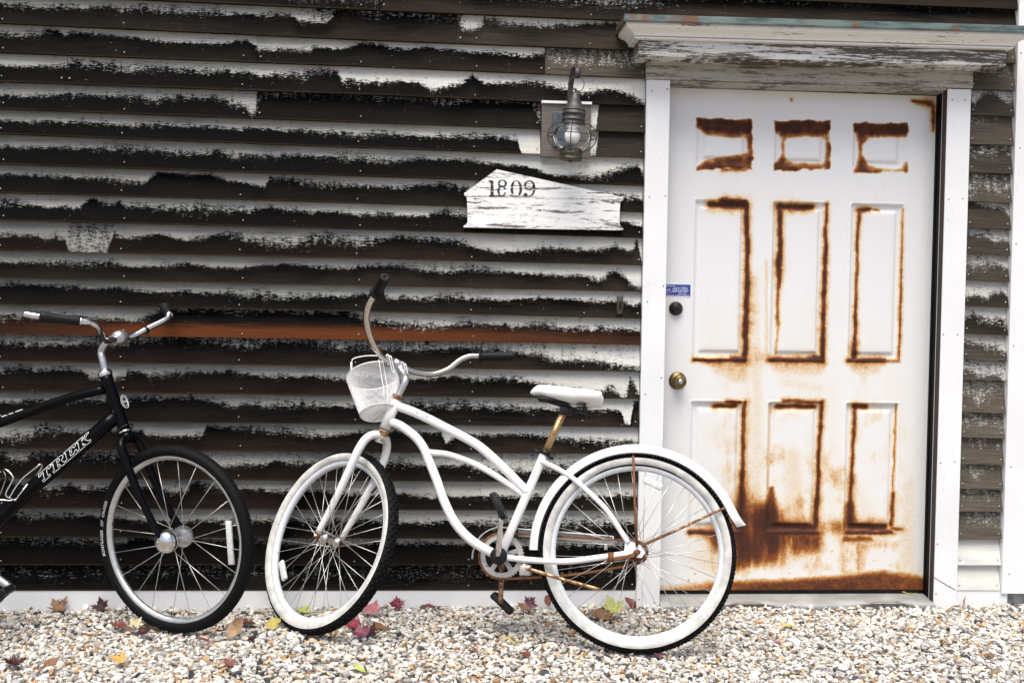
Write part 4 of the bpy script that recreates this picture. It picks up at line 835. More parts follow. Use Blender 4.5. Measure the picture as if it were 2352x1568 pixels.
# lettering on the top tube, thunderbolt outline on the fork comes with the fork
tt = BC([(935, 940), (964, 952), (993, 966), (1022, 981), (1072, 1007)], 0, 12); sl = np.concatenate([[0], np.cumsum(np.linalg.norm(np.diff(tt, axis=0), axis=1))])
def on_tt(x, y):
    s = .036+x; p = V([np.interp(s, sl, tt[:, k]) for k in range(3)]); t = V([np.interp(s+.002, sl, tt[:, k]) for k in range(3)])-V([np.interp(s-.002, sl, tt[:, k]) for k in range(3)]); t = unit(t); up = np.cross(nw, t); up = up*np.sign(up[2])
    a_ = (y-.002)/.0168+.15; return p+(math.cos(a_)*nw+math.sin(a_)*up)*.0172
mk('lettering', *text_map('Urban', on_tt, .0165, shear=.55, spacing=1.12, res=3), MT['ink'], frame, False, label='grey slanted lettering on the top tube')
# seat post, clamp, saddle
sp0, sp1 = BP(1246, 1052), BP(1298, 938); mk('seat_post', *tube(V([sp0, sp1]), .0132, 18), MT['goldrust'], wb)
sc = MB(); c0, c1 = BP(1250.5, 1044), BP(1254.5, 1035); sc.add(lathe(c0, c1-c0, [(.0205, 0), (.0205, np.linalg.norm(c1-c0))], 22)); dd_ = unit(c1-c0); fwd = unit(np.cross(nw, dd_)); fwd = fwd*np.sign(-fwd[0])
sc.add(box(c0-fwd*.026, fwd*.008, nw*.011, dd_*.007, .002)); sc.add(tube(V([c0-fwd*.026-nw*.02, c0-fwd*.026+nw*.03]), .005, 12)); sc.add(box(c0+fwd*.03, fwd*.010, nw*.004, dd_*.006, .002)); sc.mk('seat_clamp', MT['plastic'], wb)
def saddle():
    a_, b_ = BP(1219, 900), BP(1383, 914); ex = unit(b_-a_); L = np.linalg.norm(b_-a_); up = unit(np.cross(ex, nw)); up = up*np.sign(up[2]); N = 26; M_ = 28; vs = []
    for i in range(N):
        u = i/(N-1); hw = np.interp(u, [0, .03, .10, .3, .5, .7, .85, .95, 1], [.010, .020, .028, .042, .066, .096, .104, .098, .088])
        th = np.interp(u, [0, .03, .10, .3, .6, .85, 1], [.008, .022, .034, .044, .050, .048, .040]); zc = np.interp(u, [0, .1, .35, .6, .85, 1], [-.002, .012, .006, -.002, -.003, -.004])
        for j in range(M_):
            q = 2*np.pi*j/M_; cy, cz__ = math.cos(q), math.sin(q)
            y = hw*np.sign(cy)*abs(cy)**.62; z = (th*.5 if cz__ > 0 else th*.62)*np.sign(cz__)*abs(cz__)**.7
            if cz__ > 0: z -= .010*max(0, 1-abs(cy)*3)*min(1, u*3)          # shallow channel
            vs.append(a_+ex*(L*u)+nw*y+up*(zc+z))
    f = [(i*M_+j, i*M_+(j+1) % M_, (i+1)*M_+(j+1) % M_, (i+1)*M_+j) for i in range(N-1) for j in range(M_)]+[tuple(range(M_-1, -1, -1)), tuple(range((N-1)*M_, N*M_))]
    s_ = mk('saddle', vs, f, MT['saddle'], wb, label='white vinyl saddle'); c = a_+ex*L*.5-up*.034
    mk('saddle_base', *box(a_+ex*L*.36-up*.024+ex*0, ex*L*.24, nw*.030, up*.007, .004), MT['plastic'], s_)
    mk('saddle_bracket', *box(BP(1299, 944), ex*.022, nw*.02, up*.012, .003), MT['plastic'], s_)
    for s in (-1, 1):
        cc = a_+ex*L*.74+nw*s*.050-up*.048; aa = np.linspace(0, 2*np.pi*5, 90); mk('spring', *tube(cc+np.cos(aa)[:, None]*ex*.016+np.sin(aa)[:, None]*nw*.016+np.linspace(-.022, .026, 90)[:, None]*up, .0026, 6), MT['plastic'], s_)
        mk('rail', *tube(cr(V([a_+ex*L*.15-up*.022+nw*s*.012, a_+ex*L*.4-up*.038+nw*s*.02, a_+ex*L*.55-up*.040+nw*s*.024, a_+ex*L*.72-up*.066+nw*s*.05]), 6), .0035, 8), MT['plastic'], s_)
saddle()
# mudguard with stays
eu = unit(BP(1600, 1272)-BP(1468, 1272)); ev = np.cross(nw, eu); ev = ev*np.sign(ev[2])
def polar(px, py): d = BP(px, py)-Rc; return math.atan2(d@ev, d@eu), np.linalg.norm(d)
a0 = polar(1224, 1262)[0]; a1 = polar(1668, 1175)[0]; a0 = a0 if a0 > 0 else a0+2*np.pi
fa = list(np.linspace(a0, a1, 60)); frd = [.3765]*60; fa += [a1-.06, a1-.12, a1-.175]; frd += [.3775, .382, .390]
arc_ = [(-.034, -.016), (-.0335, -.004), (-.030, .005), (-.022, .0115), (-.009, .0145), (0, .0155), (.009, .0145), (.022, .0115), (.030, .005), (.0335, -.004), (.034, -.016)]
fv = []
for k_, th_ in ((0, 0), (1, -.0016)):
    for a_, r_ in zip(fa, frd):
        d = math.cos(a_)*eu+math.sin(a_)*ev
        for q, (wv_, hv_) in enumerate(arc_): fv.append(Rc+d*(r_-.012+hv_*1.0+th_)+nw*wv_*(1 if a_ > a1-.15 else .35))
m = len(arc_); nA = len(fa); T = nA*m
ff = [(i*m+j, i*m+j+1, (i+1)*m+j+1, (i+1)*m+j) for i in range(nA-1) for j in range(m-1)]+[(T+i*m+j, T+(i+1)*m+j, T+(i+1)*m+j+1, T+i*m+j+1) for i in range(nA-1) for j in range(m-1)]
ff += [(i*m, (i+1)*m, T+(i+1)*m, T+i*m) for i in range(nA-1)]+[(i*m+m-1, T+i*m+m-1, T+(i+1)*m+m-1, (i+1)*m+m-1) for i in range(nA-1)]
mg = mk('mudguard', fv, ff, MT['white'], wb, label='white rear mudguard')
mk('mudguard_stay', *tube(V([BP(1463, 1254, .066), BP(1459, 1180, .055), BP(1454.5, 1046, .036)]), [.0048, .0048, .0042], 10), MT['heavyrust'], mg)
mk('mudguard_stay', *tube(V([BP(1474, 1252, .066), BP(1560, 1214, .055), BP(1664, 1166, .036)]), [.0058, .0048, .0042], 10), MT['rust'], mg)
mk('mudguard_stay', *tube(V([BP(1463, 1254, -.066), BP(1459, 1180, -.055), BP(1454.5, 1050, -.036)]), .0042, 10), MT['heavyrust'], mg)
mk('rivet', *lathe(BP(1453, 1033, .02), nw*.4+ev, [(.004, 0), (.003, .002), (0, .003)], 10), MT['heavyrust'], mg)
# axle nut and brake arm
mk('axle_nut', *lathe(HUBR+nw*.058, nw, [(.011, 0), (.011, .008), (.006, .009), (.005, .016), (0, .017)], 6), MT['heavyrust'], wb, False)
mk('brake_arm', *box(BP(1425, 1281, .066), (BP(1465, 1270, .066)-BP(1400, 1284, .066))*.5, unit(ev)*.007, nw*.002, .001), MT['heavyrust'], wb)
mk('brake_clip', *tube(V([BP(1404, 1268, .060), BP(1402, 1290, .060)]), .0135, 12), MT['heavyrust'], wb)
# cranks, ring, chain
BB = BP(1148.5, 1276); rg = MB(); rC = BB-nw*.042
rg.add(lathe(rC, nw, [(.078, -.0018), (.078, .0018), (.060, .0018), (.060, -.0018)], 72, closed=True)); rg.add(lathe(rC, nw, [(.026, -.0018), (.026, .0018), (.012, .0018), (.012, -.0018)], 30, closed=True))
for k in range(5):
    a_ = 2*np.pi*k/5+.3; d = math.cos(a_)*eu+math.sin(a_)*ev; tgt = np.cross(nw, d); rg.add(box(rC+d*.043, d*.021, tgt*.0085, nw*.0016))
for k in range(44):
    a_ = 2*np.pi*k/44; d = math.cos(a_)*eu+math.sin(a_)*ev; rg.add(box(rC+d*.0795, d*.0028, np.cross(nw, d)*.0022, nw*.0014))
ring = rg.mk('chainring', MT['ring'], wb, False)
mk('bearing_cup', *lathe(BB+nw*.030, nw, [(.030, 0), (.031, .006), (.026, .012), (.012, .013), (0, .013)], 28), MT['plastic'], ring)
def crank(p_end, s, mat):
    e_ = BP(*p_end, s*.070); b_ = BB+nw*s*.046; t = np.linspace(0, 1, 8)[:, None]
    mk('crank_arm', *tube(b_*(1-t)+e_*t, np.linspace(.0105, .0085, 8), 12), MT[mat], ring); return e_
def pedal(c, d, n_):
    d = unit(d); t = unit(np.cross(n_, d)); p = MB(); w_ = .038
    for s in (-1, 1): p.add(box(c+n_*w_+d*0+t*s*.0, d*.048, n_*.0, t*.0)) if 0 else None
    for q in (-.036, .036): p.add(box(c+n_*.045+d*q, d*.009, n_*.040, t*.0115, .003))
    for q in (.008, .045, .082): p.add(box(c+n_*q, d*.034, n_*.005, t*.010, .002))
    for s in (-1, 1):
        for k in range(4): p.add(box(c+n_*(.016+.019*k)+d*s*.046, d*.003, n_*.004, t*.009))
    p.mk('pedal', MT['plastic'], ring)
e_ = crank((1151, 1184), 1, 'chrome'); pedal(e_+nw*.0+BP(1150, 1156, .07)-BP(1151, 1184, .07)+ (BP(1151, 1172, .07)-BP(1151, 1156, .07))*.4, BP(1165, 1188, .07)-BP(1135, 1124, .07), nw)
e_ = crank((1150, 1386), -1, 'rust'); pedal(e_, BP(1170, 1410, -.07)-BP(1131, 1372, -.07), -nw)
ch = MB()
def chain_pts():
    P_ = []; r1, r2 = .0815, .039; rc2 = Rc-nw*.045
    d = rc2-rC; L = np.linalg.norm(d); ex = d/L; ey = np.cross(nw, ex); ey = ey*np.sign(ey[2]); al = math.asin((r1-r2)/L)
    for a_ in np.linspace(math.pi/2-al, 3*math.pi/2+al, 24): P_.append(rC+r1*(math.cos(a_)*ex+math.sin(a_)*ey))
    for u in np.linspace(.03, .97, 30): P_.append((rC+r1*(math.cos(-math.pi/2+al)*ex*-1*-1+math.sin(-math.pi/2-al)*ey))*(1-u)+(rc2+r2*(math.cos(-math.pi/2+al)*ex+math.sin(-math.pi/2-al)*ey))*u-ey*.012*math.sin(math.pi*u))
    for a_ in np.linspace(-math.pi/2+al, math.pi/2-al, 12): P_.append(rc2+r2*(math.cos(a_)*ex+math.sin(a_)*ey))
    for u in np.linspace(.03, .97, 30): P_.append((rc2+r2*(math.sin(al)*ex+math.cos(al)*ey))*(1-u)+(rC+r1*(math.sin(al)*ex+math.cos(al)*ey))*u)
    return V(P_)
cp = chain_pts(); cp = np.vstack([cp, cp[:1]]); s_ = np.concatenate([[0], np.cumsum(np.linalg.norm(np.diff(cp, axis=0), axis=1))])
for k, s in enumerate(np.arange(0, s_[-1], .0127)):
    p = V([np.interp(s, s_, cp[:, q]) for q in range(3)]); p2 = V([np.interp(s+.0127, s_, cp[:, q]) for q in range(3)]); t = unit(p2-p); up = np.cross(nw, t)
    for sd_ in (-1, 1): ch.add(box((p+p2)/2+nw*sd_*(.0032 if k % 2 else .0045), t*.0085, up*.0042, nw*.0006))
    ch.add(tube(V([p-nw*.005, p+nw*.005]), .0038, 6))
ch.mk('chain', MT['heavyrust'], wb, False)
gpz = BC([(1085, 1283), (1088, 1262), (1098, 1240), (1115, 1222), (1141.6, 1211), (1180, 1213), (1224, 1217), (1300, 1223), (1407, 1231)], -.050, 6); upw = unit(np.cross(eu, nw)); upw = upw*np.sign(upw[2])
mk('chain_guard', *strap(gpz, .030, nw, .0016), MT['white'], wb)
mk('guard_plate', *strap(BC([(1190, 1222), (1300, 1230), (1410, 1240)], -.062, 6), .030, upw, .0014), MT['white'], wb)
mk('guard_bracket', *tube(V([BP(1392, 1236, -.058), BP(1391, 1262, -.058)]), .006, 8), MT['white'], wb)
ks = MB(); ks.add(box(BP(1207, 1309, .03), unit(eu)*.020, nw*.024, ev*.018, .005)); ks.add(tube(V([BP(1203, 1290, .02), BP(1206, 1306, .03)]), .014, 12)); kso = ks.mk('kickstand', MT['ring'], wb)
mk('kickstand_leg', *tube(BC([(1208, 1306, .05), (1225, 1309, .058), (1290, 1329, .075), (1377, 1353, .090)], 0, 6), [.0062]*19, 12), MT['rust'], kso)
# steered front end
hA_, hB_ = BP(880, 990), BP(912, 910); axw = unit(hB_-hA_); tS = math.radians(-34.5); s0_ = unit(np.cross(axw, nw)); s0_ = s0_*np.sign(-s0_[0]); Sw, Ww = rot(s0_, axw, tS), rot(nw, axw, tS)
def ST(s, w, k): return hA_+s*Sw+w*Ww+k*axw
Cf = CAM+(V([-.39451, -.255487, .31851])-CAM)*KS; nf = nrm_(46.73, 22.43)
wF, C, _, Df = wheel(wb, Cf, nf, RW, .3035, .285, .0235, 36, 1.05, .021, .030, 'wrim', .014, True, 76, .07)
mk('hub', *lathe(C, nf, [(.006, -.075), (.006, -.050), (.013, -.045), (.013, -.036), (.024, -.033), (.024, -.029), (.013, -.026), (.011, 0), (.013, .026), (.024, .029), (.024, .033), (.013, .036), (.013, .045), (.006, .05), (.006, .075)], 24), MT['rchrome'], wF)
q = onplane(652, 1310, Cf, nf); tq = unit(onplane(657, 1336, Cf, nf)-onplane(647, 1284, Cf, nf)); mk('reflector', *box(q+nf*.004, tq*.042, np.cross(nf, tq)*.013, nf*.007, .005), MT['reflector'], wF)
vq = onplane(861, 1123, Cf, nf); mk('valve', *tube(V([vq+(Cf-vq)*-.06, vq+(Cf-vq)*.07]), .004, 8), MT['plastic'], wF)
fk = MB(); fk.add(tube(V([ST(0, 0, -.045), ST(0, 0, .003)]), .0165, 18)); fork = fk.mk('fork', MT['white'], wb)
for s in (-1, 1):
    pts = cr(V([ST(.0, s*.004, -.018), ST(.005, s*.030, -.024), ST(.010, s*.054, -.048), ST(.012, s*.066, -.095), ST(.017, s*.066, -.16), ST(.026, s*.064, -.235), ST(.042, s*.060, -.33), ST(.062, s*.057, -.428)]), 6)
    n_ = len(pts); mk('fork_blade', *tube(pts, np.interp(np.linspace(0, 1, n_), [0, .5, .8, 1], [.0155, .0155, .013, .0105]), 16), MT['white'], fork)
    e_ = Cf+nf*s*.060; mk('axle_nut', *lathe(e_-nf*s*.006, nf*s, [(.013, 0), (.013, .010), (.007, .011), (.006, .020), (0, .021)], 6), MT['heavyrust'], fork, False)
    mk('dropout', *box((pts[-1]+e_)/2, (e_-pts[-1])*.62, unit(np.cross(nf, e_-pts[-1]))*.010, nf*.0025, .001), MT['rust'], fork)
    if s == 1:
        zz = [(.034, -.27), (.026, -.30), (.036, -.315), (.030, -.345), (.043, -.305), (.036, -.295), (.042, -.26), (.034, -.27)]
        zp = V([ST(a_-.002, .064+.0150*math.cos(max(-1, min(1, (a_-np.interp(-k_, [.235, .33, .428], [.026, .042, .062]))/.0150))*1.2), k_) for a_, k_ in zz]); mk('bolt_outline', *tube(zp, .0008, 5), MT['ink'], fork)
mk('race_bolt', *lathe(ST(-.016, .004, -.030), -Sw, [(.007, 0), (.004, .003), (.003, .008), (0, .008)], 10), MT['rust'], fork)
stp = cr(V([BP(913, 912), BP(921, 896), BP(931.5, 872), aty(926, 857, -.185), aty(914, 839, -.165)]), 6)
stem = mk('stem', *tube(stp, np.linspace(.0125, .0145, len(stp)), 16), MT['alu'], wb)
mk('bar_clamp', *tube(V([aty(903, 832, -.178), aty(925, 842, -.150)]), .0185, 18), MT['alu'], stem)
hbp = V([aty(866, 672, -.406), aty(852, 690, -.392), aty(843, 715, -.375), aty(841.5, 740, -.352), aty(850, 775, -.322), aty(867, 806, -.280), aty(890, 829, -.205), aty(912, 837, -.166), aty(934, 846, -.138), aty(960, 855, -.117), aty(995, 858.5, -.098), aty(1028, 848, -.082), aty(1056, 827, -.070), aty(1078, 818, -.064), aty(1102, 817.5, -.060)])
bar = mk('handlebar', *tube(cr(hbp, 7), .0115, 14), MT['rchrome'], wb, label='pitted chrome swept-back handlebar')
for p0, p1 in ((aty(866, 672, -.406), aty(885, 637, -.500)), (aty(1102, 818, -.060), aty(1180, 817, -.062))):
    d = unit(p1-p0); L = np.linalg.norm(p1-p0); g = MB(); pf = [(.0125, -.004), (.027, -.003), (.0275, .0), (.027, .003), (.0175, .006)]
    for k in range(12): pf += [(.0172, .01+(L-.016)*k/12), (.0162, .01+(L-.016)*(k+.5)/12)]
    pf += [(.0165, L-.006), (.018, L-.004), (.018, L-.001), (.015, L+.002), (.004, L+.002), (.003, L), (0, L)]
    g.add(lathe(p0, d, pf, 22)); g.mk('grip', MT['grip'], bar)

# ---- wire basket on the handlebar
bk_n = unit(V([-.167, .60, .81])); rcn = aty(858, 863, -.135); bcn = rcn-bk_n*.165
bk = empty('wire_basket', bcn, 'white wire mesh basket hung from the handlebar of the white bicycle', 'basket')
be1 = unit(np.cross(bk_n, V([0, -1., 0]))); be1 = be1*np.sign(be1[0]); be1 = unit(be1-V([0, 0, .0])); be2 = np.cross(bk_n, be1)
be1, be2 = math.cos(.06)*be1-math.sin(.06)*be2*0, be2
def bask(th, h): # h 0 bottom..1 rim
    r = .070+(.1035-.070)*h**.9; x, y = math.cos(th), math.sin(th); return bcn+bk_n*(.165*h)+r*(be1*x+be2*y*.92)
nth, nh = 104, 34; ev_, ef_ = [], []
for j in range(nh+1):
    for i in range(nth): ev_.append(bask(2*np.pi*(i+.5*(j % 2))/nth, j/nh))
for j in range(nh-1):
    for i in range(nth):
        if j % 2 == 0: ef_.append((j*nth+i, (j+1)*nth+i, (j+2)*nth+i, (j+1)*nth+(i-1) % nth)) if True else None
        else: ef_.append((j*nth+i, (j+1)*nth+(i+1) % nth, (j+2)*nth+i, (j+1)*nth+i))
o = mk('mesh_side', ev_, ef_, MT['wire'], bk, False); md = o.modifiers.new('w', 'WIREFRAME'); md.thickness = .0016; md.use_replace = True; md.use_even_offset = False
ev_, ef_ = [], []; g_ = .0062; m_ = {}
for i in range(-14, 15):
    for j in range(-14, 15):
        quad = [(i+j, i-j), (i+j+1, i-j+1), (i+j+2, i-j), (i+j+1, i-j-1)]; pts = [(a_*g_*.62, b_*g_*.62) for a_, b_ in quad]
        if all(math.hypot(*p) < .071 for p in pts):
            idx = []
            for key, p in zip(quad, pts):
                if key not in m_: m_[key] = len(ev_); rr = math.hypot(*p)/.07; ev_.append(bcn+be1*p[0]+be2*p[1]*.92+bk_n*.012*max(0, 1-rr*1.3))
                idx.append(m_[key])
            ef_.append(tuple(idx))
o = mk('mesh_floor', ev_, ef_, MT['wire'], bk, False); md = o.modifiers.new('w', 'WIREFRAME'); md.thickness = .0016; md.use_replace = True; md.use_even_offset = False
th = np.linspace(0, 2*np.pi, 61); mk('rim_wire', *tube(V([bask(t, 1.0) for t in th]), .0026, 8, False), MT['wire'], bk); mk('foot_wire', *tube(V([bask(t, 0.0) for t in th]), .0020, 8, False), MT['wire'], bk)
for xo in (-.035, .0, ):
    pts = [rcn+be1*(.045+xo)-be2*math.copysign(1, be2[1])*.080]; 
near = -be2*math.copysign(1, be2[1])                # direction towards the viewer within the rim plane
def bw(x, h, out=.003):
    r = .070+(.1035-.070)*h**.9; y = math.sqrt(max(0, 1-(x/r)**2))*r*.92; return bcn+bk_n*.165*h+be1*x+near*(y+out)
for xo in (.036, .050):
    mk('brace_wire', *tube(V([bw(xo, 1.04), bw(xo, .7), bw(xo, .35), bw(xo*.9, .02), bcn-bk_n*.004+be1*(xo*.2)-near*.01, bcn-bk_n*.004+be1*(xo*.2-.04)-near*.045]), .0020, 8), MT['wire'], bk)
ha = cr(V([aty(808, 829, -.12), aty(812, 823.5, -.12), aty(830, 818.5, -.13), aty(855, 816.5, -.14), aty(875, 819, -.155), aty(893, 830, -.175)]), 6); mk('carry_handle', *tube(ha, .0024, 8), MT['wire'], bk)
mk('handle_ear', *box(aty(807, 840, -.12), unit(V([.2, -.9, .1]))*.0015, X3*.004, Z3*.016, .0008), MT['wire'], bk)
def hook(px, Y): mk('hook', *tube(cr(V([aty(x, y, Y-.022) for x, y in px]), 6), .0023, 8), MT['wire'], bk)
hook([(892, 838), (889, 822), (888, 815), (891, 814.5), (893.5, 819), (898, 842), (901, 853), (904.5, 855.5), (905.5, 852), (901, 832), (899, 820), (896, 817.5)], -.19)
hook([(897, 836), (894.5, 822), (894, 818.5), (897, 818), (900, 823)], -.19)
hook([(924, 846), (922, 836), (922, 832.5), (925, 832), (928, 838), (932, 858)], -.165)
hook([(931, 850), (927.5, 839), (928.5, 836), (931.5, 836.5), (934, 845), (938, 868), (937.5, 872.5), (935, 872), (932, 860)], -.165)

# ---- black bicycle, cut by the left edge of the picture
nk = nrm_(0, 5); KP = V([-.94, -.318, .34])
bb_ = empty('black_bicycle', (-1.3, -.33, 0), 'glossy black bicycle with bottle cage and chrome hub at the left edge', 'bicycle')
def KB(px, py, w=0.): return onplane(px, py, KP+nk*w, nk)
kA, kB = KB(285, 985), KB(243, 862); axk = unit(kB-kA); s0k = unit(np.cross(axk, nk)); s0k = s0k*np.sign(s0k[0]); tk = math.radians(-27); Sk, Wk = rot(s0k, axk, tk), rot(nk, axk, tk)
def SK(s, w, k): return kA+s*Sk+w*Wk+k*axk
fr = MB(); fr.add(tube(V([KB(287, 990), KB(281, 973), KB(247, 874), KB(243, 862)]), [.0235, .0215, .0215, .0235], 20)); kf = fr.mk('frame', MT['black'], bb_)
kbb = KB(-62, 1268); ksc = KB(-250, 955); krh = KB(-330, 1262)
mk('top_tube', *tube(cr(V([KB(240, 894), KB(160, 913), KB(80, 941), KB(0, 971), KB(-120, 1010), KB(-225, 1040)]), 6), .0165, 16), MT['black'], kf)
mk('down_tube', *tube(V([KB(268, 955), KB(245, 974), KB(63, 1129), KB(0, 1190), KB(-62, 1268)]), .0262, 20), MT['black'], kf)
mk('seat_tube', *tube(V([kbb, KB(-235, 1010)]), .0170, 16), MT['black'], kf)
for s in (-1, 1):
    mk('seat_stay', *tube(V([KB(-222, 1040, s*.02), KB(-330, 1255, s*.06)]), .009, 10), MT['black'], kf); mk('chain_stay', *tube(V([KB(-75, 1268, s*.03), KB(-330, 1265, s*.06)]), .010, 10), MT['black'], kf)
mk('weld', *tube(V([KB(257, 938, .012), KB(262, 950, .019), KB(267, 966, .020), KB(272, 976, .012)]), .0042, 8), MT['black'], kf)
mk('cable', *tube(cr(V([SK(-.028, .0, -.02), SK(-.02, .026, -.01), SK(.01, .03, .004), SK(.03, .01, .010), SK(.026, -.02, .004), SK(-.01, -.03, -.012), SK(-.04, -.01, -.04), SK(-.05, .01, -.075), SK(-.03, .015, -.09)]), 8), .0026, 8), MT['plastic'], kf)
mk('headset', *lathe(SK(0, 0, -.012), axk, [(.022, 0), (.0245, .003), (.0245, .006), (.022, .009)], 24), MT['chrome'], kf)
mk('headset_nut', *lathe(kB-axk*.002, axk, [(.0245, 0), (.0255, .004), (.025, .014), (.021, .021), (.016, .024), (.0, .024)], 28), MT['chrome'], kf)
# lettering on the down tube: outlined slab letters
dtA, dtB = KB(88, 1099), KB(237, 974); dte = unit(dtB-dtA); dtu = np.cross(nk, dte); dtu = dtu*np.sign(dtu[2]); c0_ = (lambda p: p)(KB(63, 1129)); cdir = unit(KB(245, 974)-c0_)
def on_dt(x, y):
    base = c0_+cdir*((dtA-c0_)@cdir+x); a_ = y/.0262; up = np.cross(nk, cdir); up = up*np.sign(up[2]); return base+(math.cos(a_)*nk+math.sin(a_)*up)*.0266
LET = {'T': ([(0, 1), (1.0, 1), (1.0, .66), (.84, .66), (.80, .80), (.66, .80), (.66, .18), (.82, .18), (.82, 0), (.20, 0), (.20, .18), (.36, .18), (.36, .80), (.20, .80), (.16, .66), (0, .66)], None, 1.04),
 'R': ([(0, 1), (.72, 1), (.90, .92), (.97, .76), (.94, .60), (.80, .48), (.92, .20), (1.0, .18), (1.0, 0), (.72, 0), (.52, .42), (.44, .42), (.44, .18), (.56, .18), (.56, 0), (0, 0), (0, .18), (.13, .18), (.13, .82), (0, .82)], [(.44, .82), (.44, .58), (.62, .58), (.69, .70), (.62, .82)], 1.04),
 'E': ([(0, 1), (.95, 1), (.95, .66), (.80, .66), (.77, .80), (.44, .80), (.44, .60), (.60, .60), (.60, .42), (.44, .42), (.44, .20), (.78, .20), (.82, .36), (.97, .36), (.97, 0), (0, 0), (0, .18), (.13, .18), (.13, .82), (0, .82)], None, 1.02),
 'K': ([(0, 1), (.55, 1), (.55, .82), (.44, .82), (.44, .60), (.70, .84), (.66, 1), (1.02, 1), (1.02, .84), (.92, .82), (.66, .56), (.94, .18), (1.06, .18), (1.06, 0), (.70, 0), (.44, .42), (.44, .18), (.56, .18), (.56, 0), (0, 0), (0, .18), (.13, .18), (.13, .82), (0, .82)], None, 1.1)}
hL = .035; wL = .056; x0_ = .002; outl, fill = MB(), MB()
def lp(p): return on_dt(x0_+p[0]*wL*.98+p[1]*.016, (p[1]-.42)*hL)
for ch_ in 'TREK':
    pl, hole, adv = LET[ch_]
    for poly in (pl, hole):
        if poly is None: continue
        q = []
        for i in range(len(poly)):
            a_, b_ = V(poly[i]), V(poly[(i+1) % len(poly)])
            for t in np.linspace(0, 1, 5, endpoint=False): q.append(lp(a_*(1-t)+b_*t))
        q.append(q[0]); q.append(q[1]); outl.add(tube(V(q), .00105, 5, False))
    x0_ += wL*adv
outl.mk('lettering', MT['decal'], kf, False, label='outlined white lettering TREK on the down tube')
# marks on the top tube and head badge
for px, w_ in ((6, 8), (10.5, 8), (24, 11), (37, 6), (45, 12)):
    c = KB(px, 960-px*.36, .004); mk('decal_mark', *box(KB(px+2, 958-px*.355, 0)+V([0, 0, .0005]), unit(KB(240, 894)-KB(0, 971))*.006*w_/9, nk*.006, unit(V([-.3, 0, 1]))*.0016), MT['decal'], kf, False)
hc = KB(280, 925); hax = unit(kB-kA); hside = unit(np.cross(hax, nk)); hside = hside*np.sign(hside[0])
def on_head(a_, z): return hc+hax*z+(math.cos(a_)*nk+math.sin(a_)*hside)*.0222
bd = MB(); aa = np.linspace(0, 2*np.pi, 41); bd.add(tube(V([on_head(.85+.62*math.cos(t), .0245*math.sin(t)) for t in aa]), .0010, 6, False)); bd.add(tube(V([on_head(.85+.42*math.cos(t), .0165*math.sin(t)) for t in aa]), .0007, 6, False))
v, f = text_geo('TREK'); bd.add((V([on_head(.85+(a_-1.1)*.40, (b_-.34)*.012) for a_, b_, _ in v]), f)); bd.mk('head_badge', MT['decal'], kf, False, label='round white badge on the head tube')
# bottle cage
cg = MB()
cg.add(tube(cr(V([KB(22, 1142, .038), KB(36, 1118, .034), KB(52, 1098, .034), KB(70, 1083, .03), KB(84, 1072, .03), KB(92, 1066, .026), KB(97, 1068, .018), KB(93, 1078, .012), KB(80, 1096, .01), KB(62, 1116, .01)]), 6), .0027, 8))
cg.add(tube(cr(V([KB(38, 1146, .03), KB(22, 1149, .036), KB(10, 1148, .04), KB(-8, 1146, .04), KB(-18, 1140, .03)]), 6), .0027, 8))
cg.add(tube(cr(V([KB(36, 1149, .03), KB(18, 1141, .042), KB(13.5, 1136, .045), KB(16, 1126, .045), KB(30, 1100, .045), KB(29, 1093, .044), KB(22, 1084, .04), KB(12, 1077, .034), KB(8, 1080, .02), KB(13, 1092, .01), KB(11, 1106, -.01), KB(0, 1136, -.03)]), 6), .0027, 8))
cg.add(tube(V([KB(36, 1148, .03), KB(44, 1136, .028), KB(64, 1111, .028)]), .0027, 8)); cg.mk('bottle_cage', MT['chrome'], bb_)
# fork, wheel
Ck = V([-.94481, -.33528, .33948]); nkf = nrm_(26.1, -.36)
wK, C, _, Dk = wheel(bb_, Ck, nkf, .343, .304, .289, .0215, 20, .42, .040, .028, 'srim', .0125, False, 0, .12, .0012)
hb = MB(); mk('hub', *lathe(C, nkf, [(.010, -.062), (.038, -.060), (.0405, -.050), (.041, -.040), (.034, -.026), (.029, -.010), (.028, .004), (.033, .018), (.041, .026), (.0425, .030), (.0425, .036), (.040, .038)], 40), MT['alu'], wK)
mk('hub_cap', *lathe(C, nkf, [(.0425, .036), (.0425, .040), (.0415, .050), (.037, .062), (.029, .070), (.017, .075), (0, .0765)], 40), MT['chrome'], wK)
mk('hub_band', *lathe(C, nkf, [(.0412, .0382), (.0428, .039), (.0429, .043), (.0422, .045)], 40), MT['plastic'], wK)
q = onplane(530, 1245, Ck, nkf); tq = unit(onplane(533, 1292, Ck, nkf)-onplane(526, 1196, Ck, nkf)); sdv = np.cross(nkf, tq)
rf = MB(); rf.add(box(q+nkf*.004, tq*.078, sdv*.011, nkf*.006, .003)); rf.mk('reflector', MT['reflector'], wK)
mk('valve', *tube(V([onplane(246, 1200, Ck, nkf), onplane(264, 1203, Ck, nkf)]), .004, 8), MT['plastic'], wK)
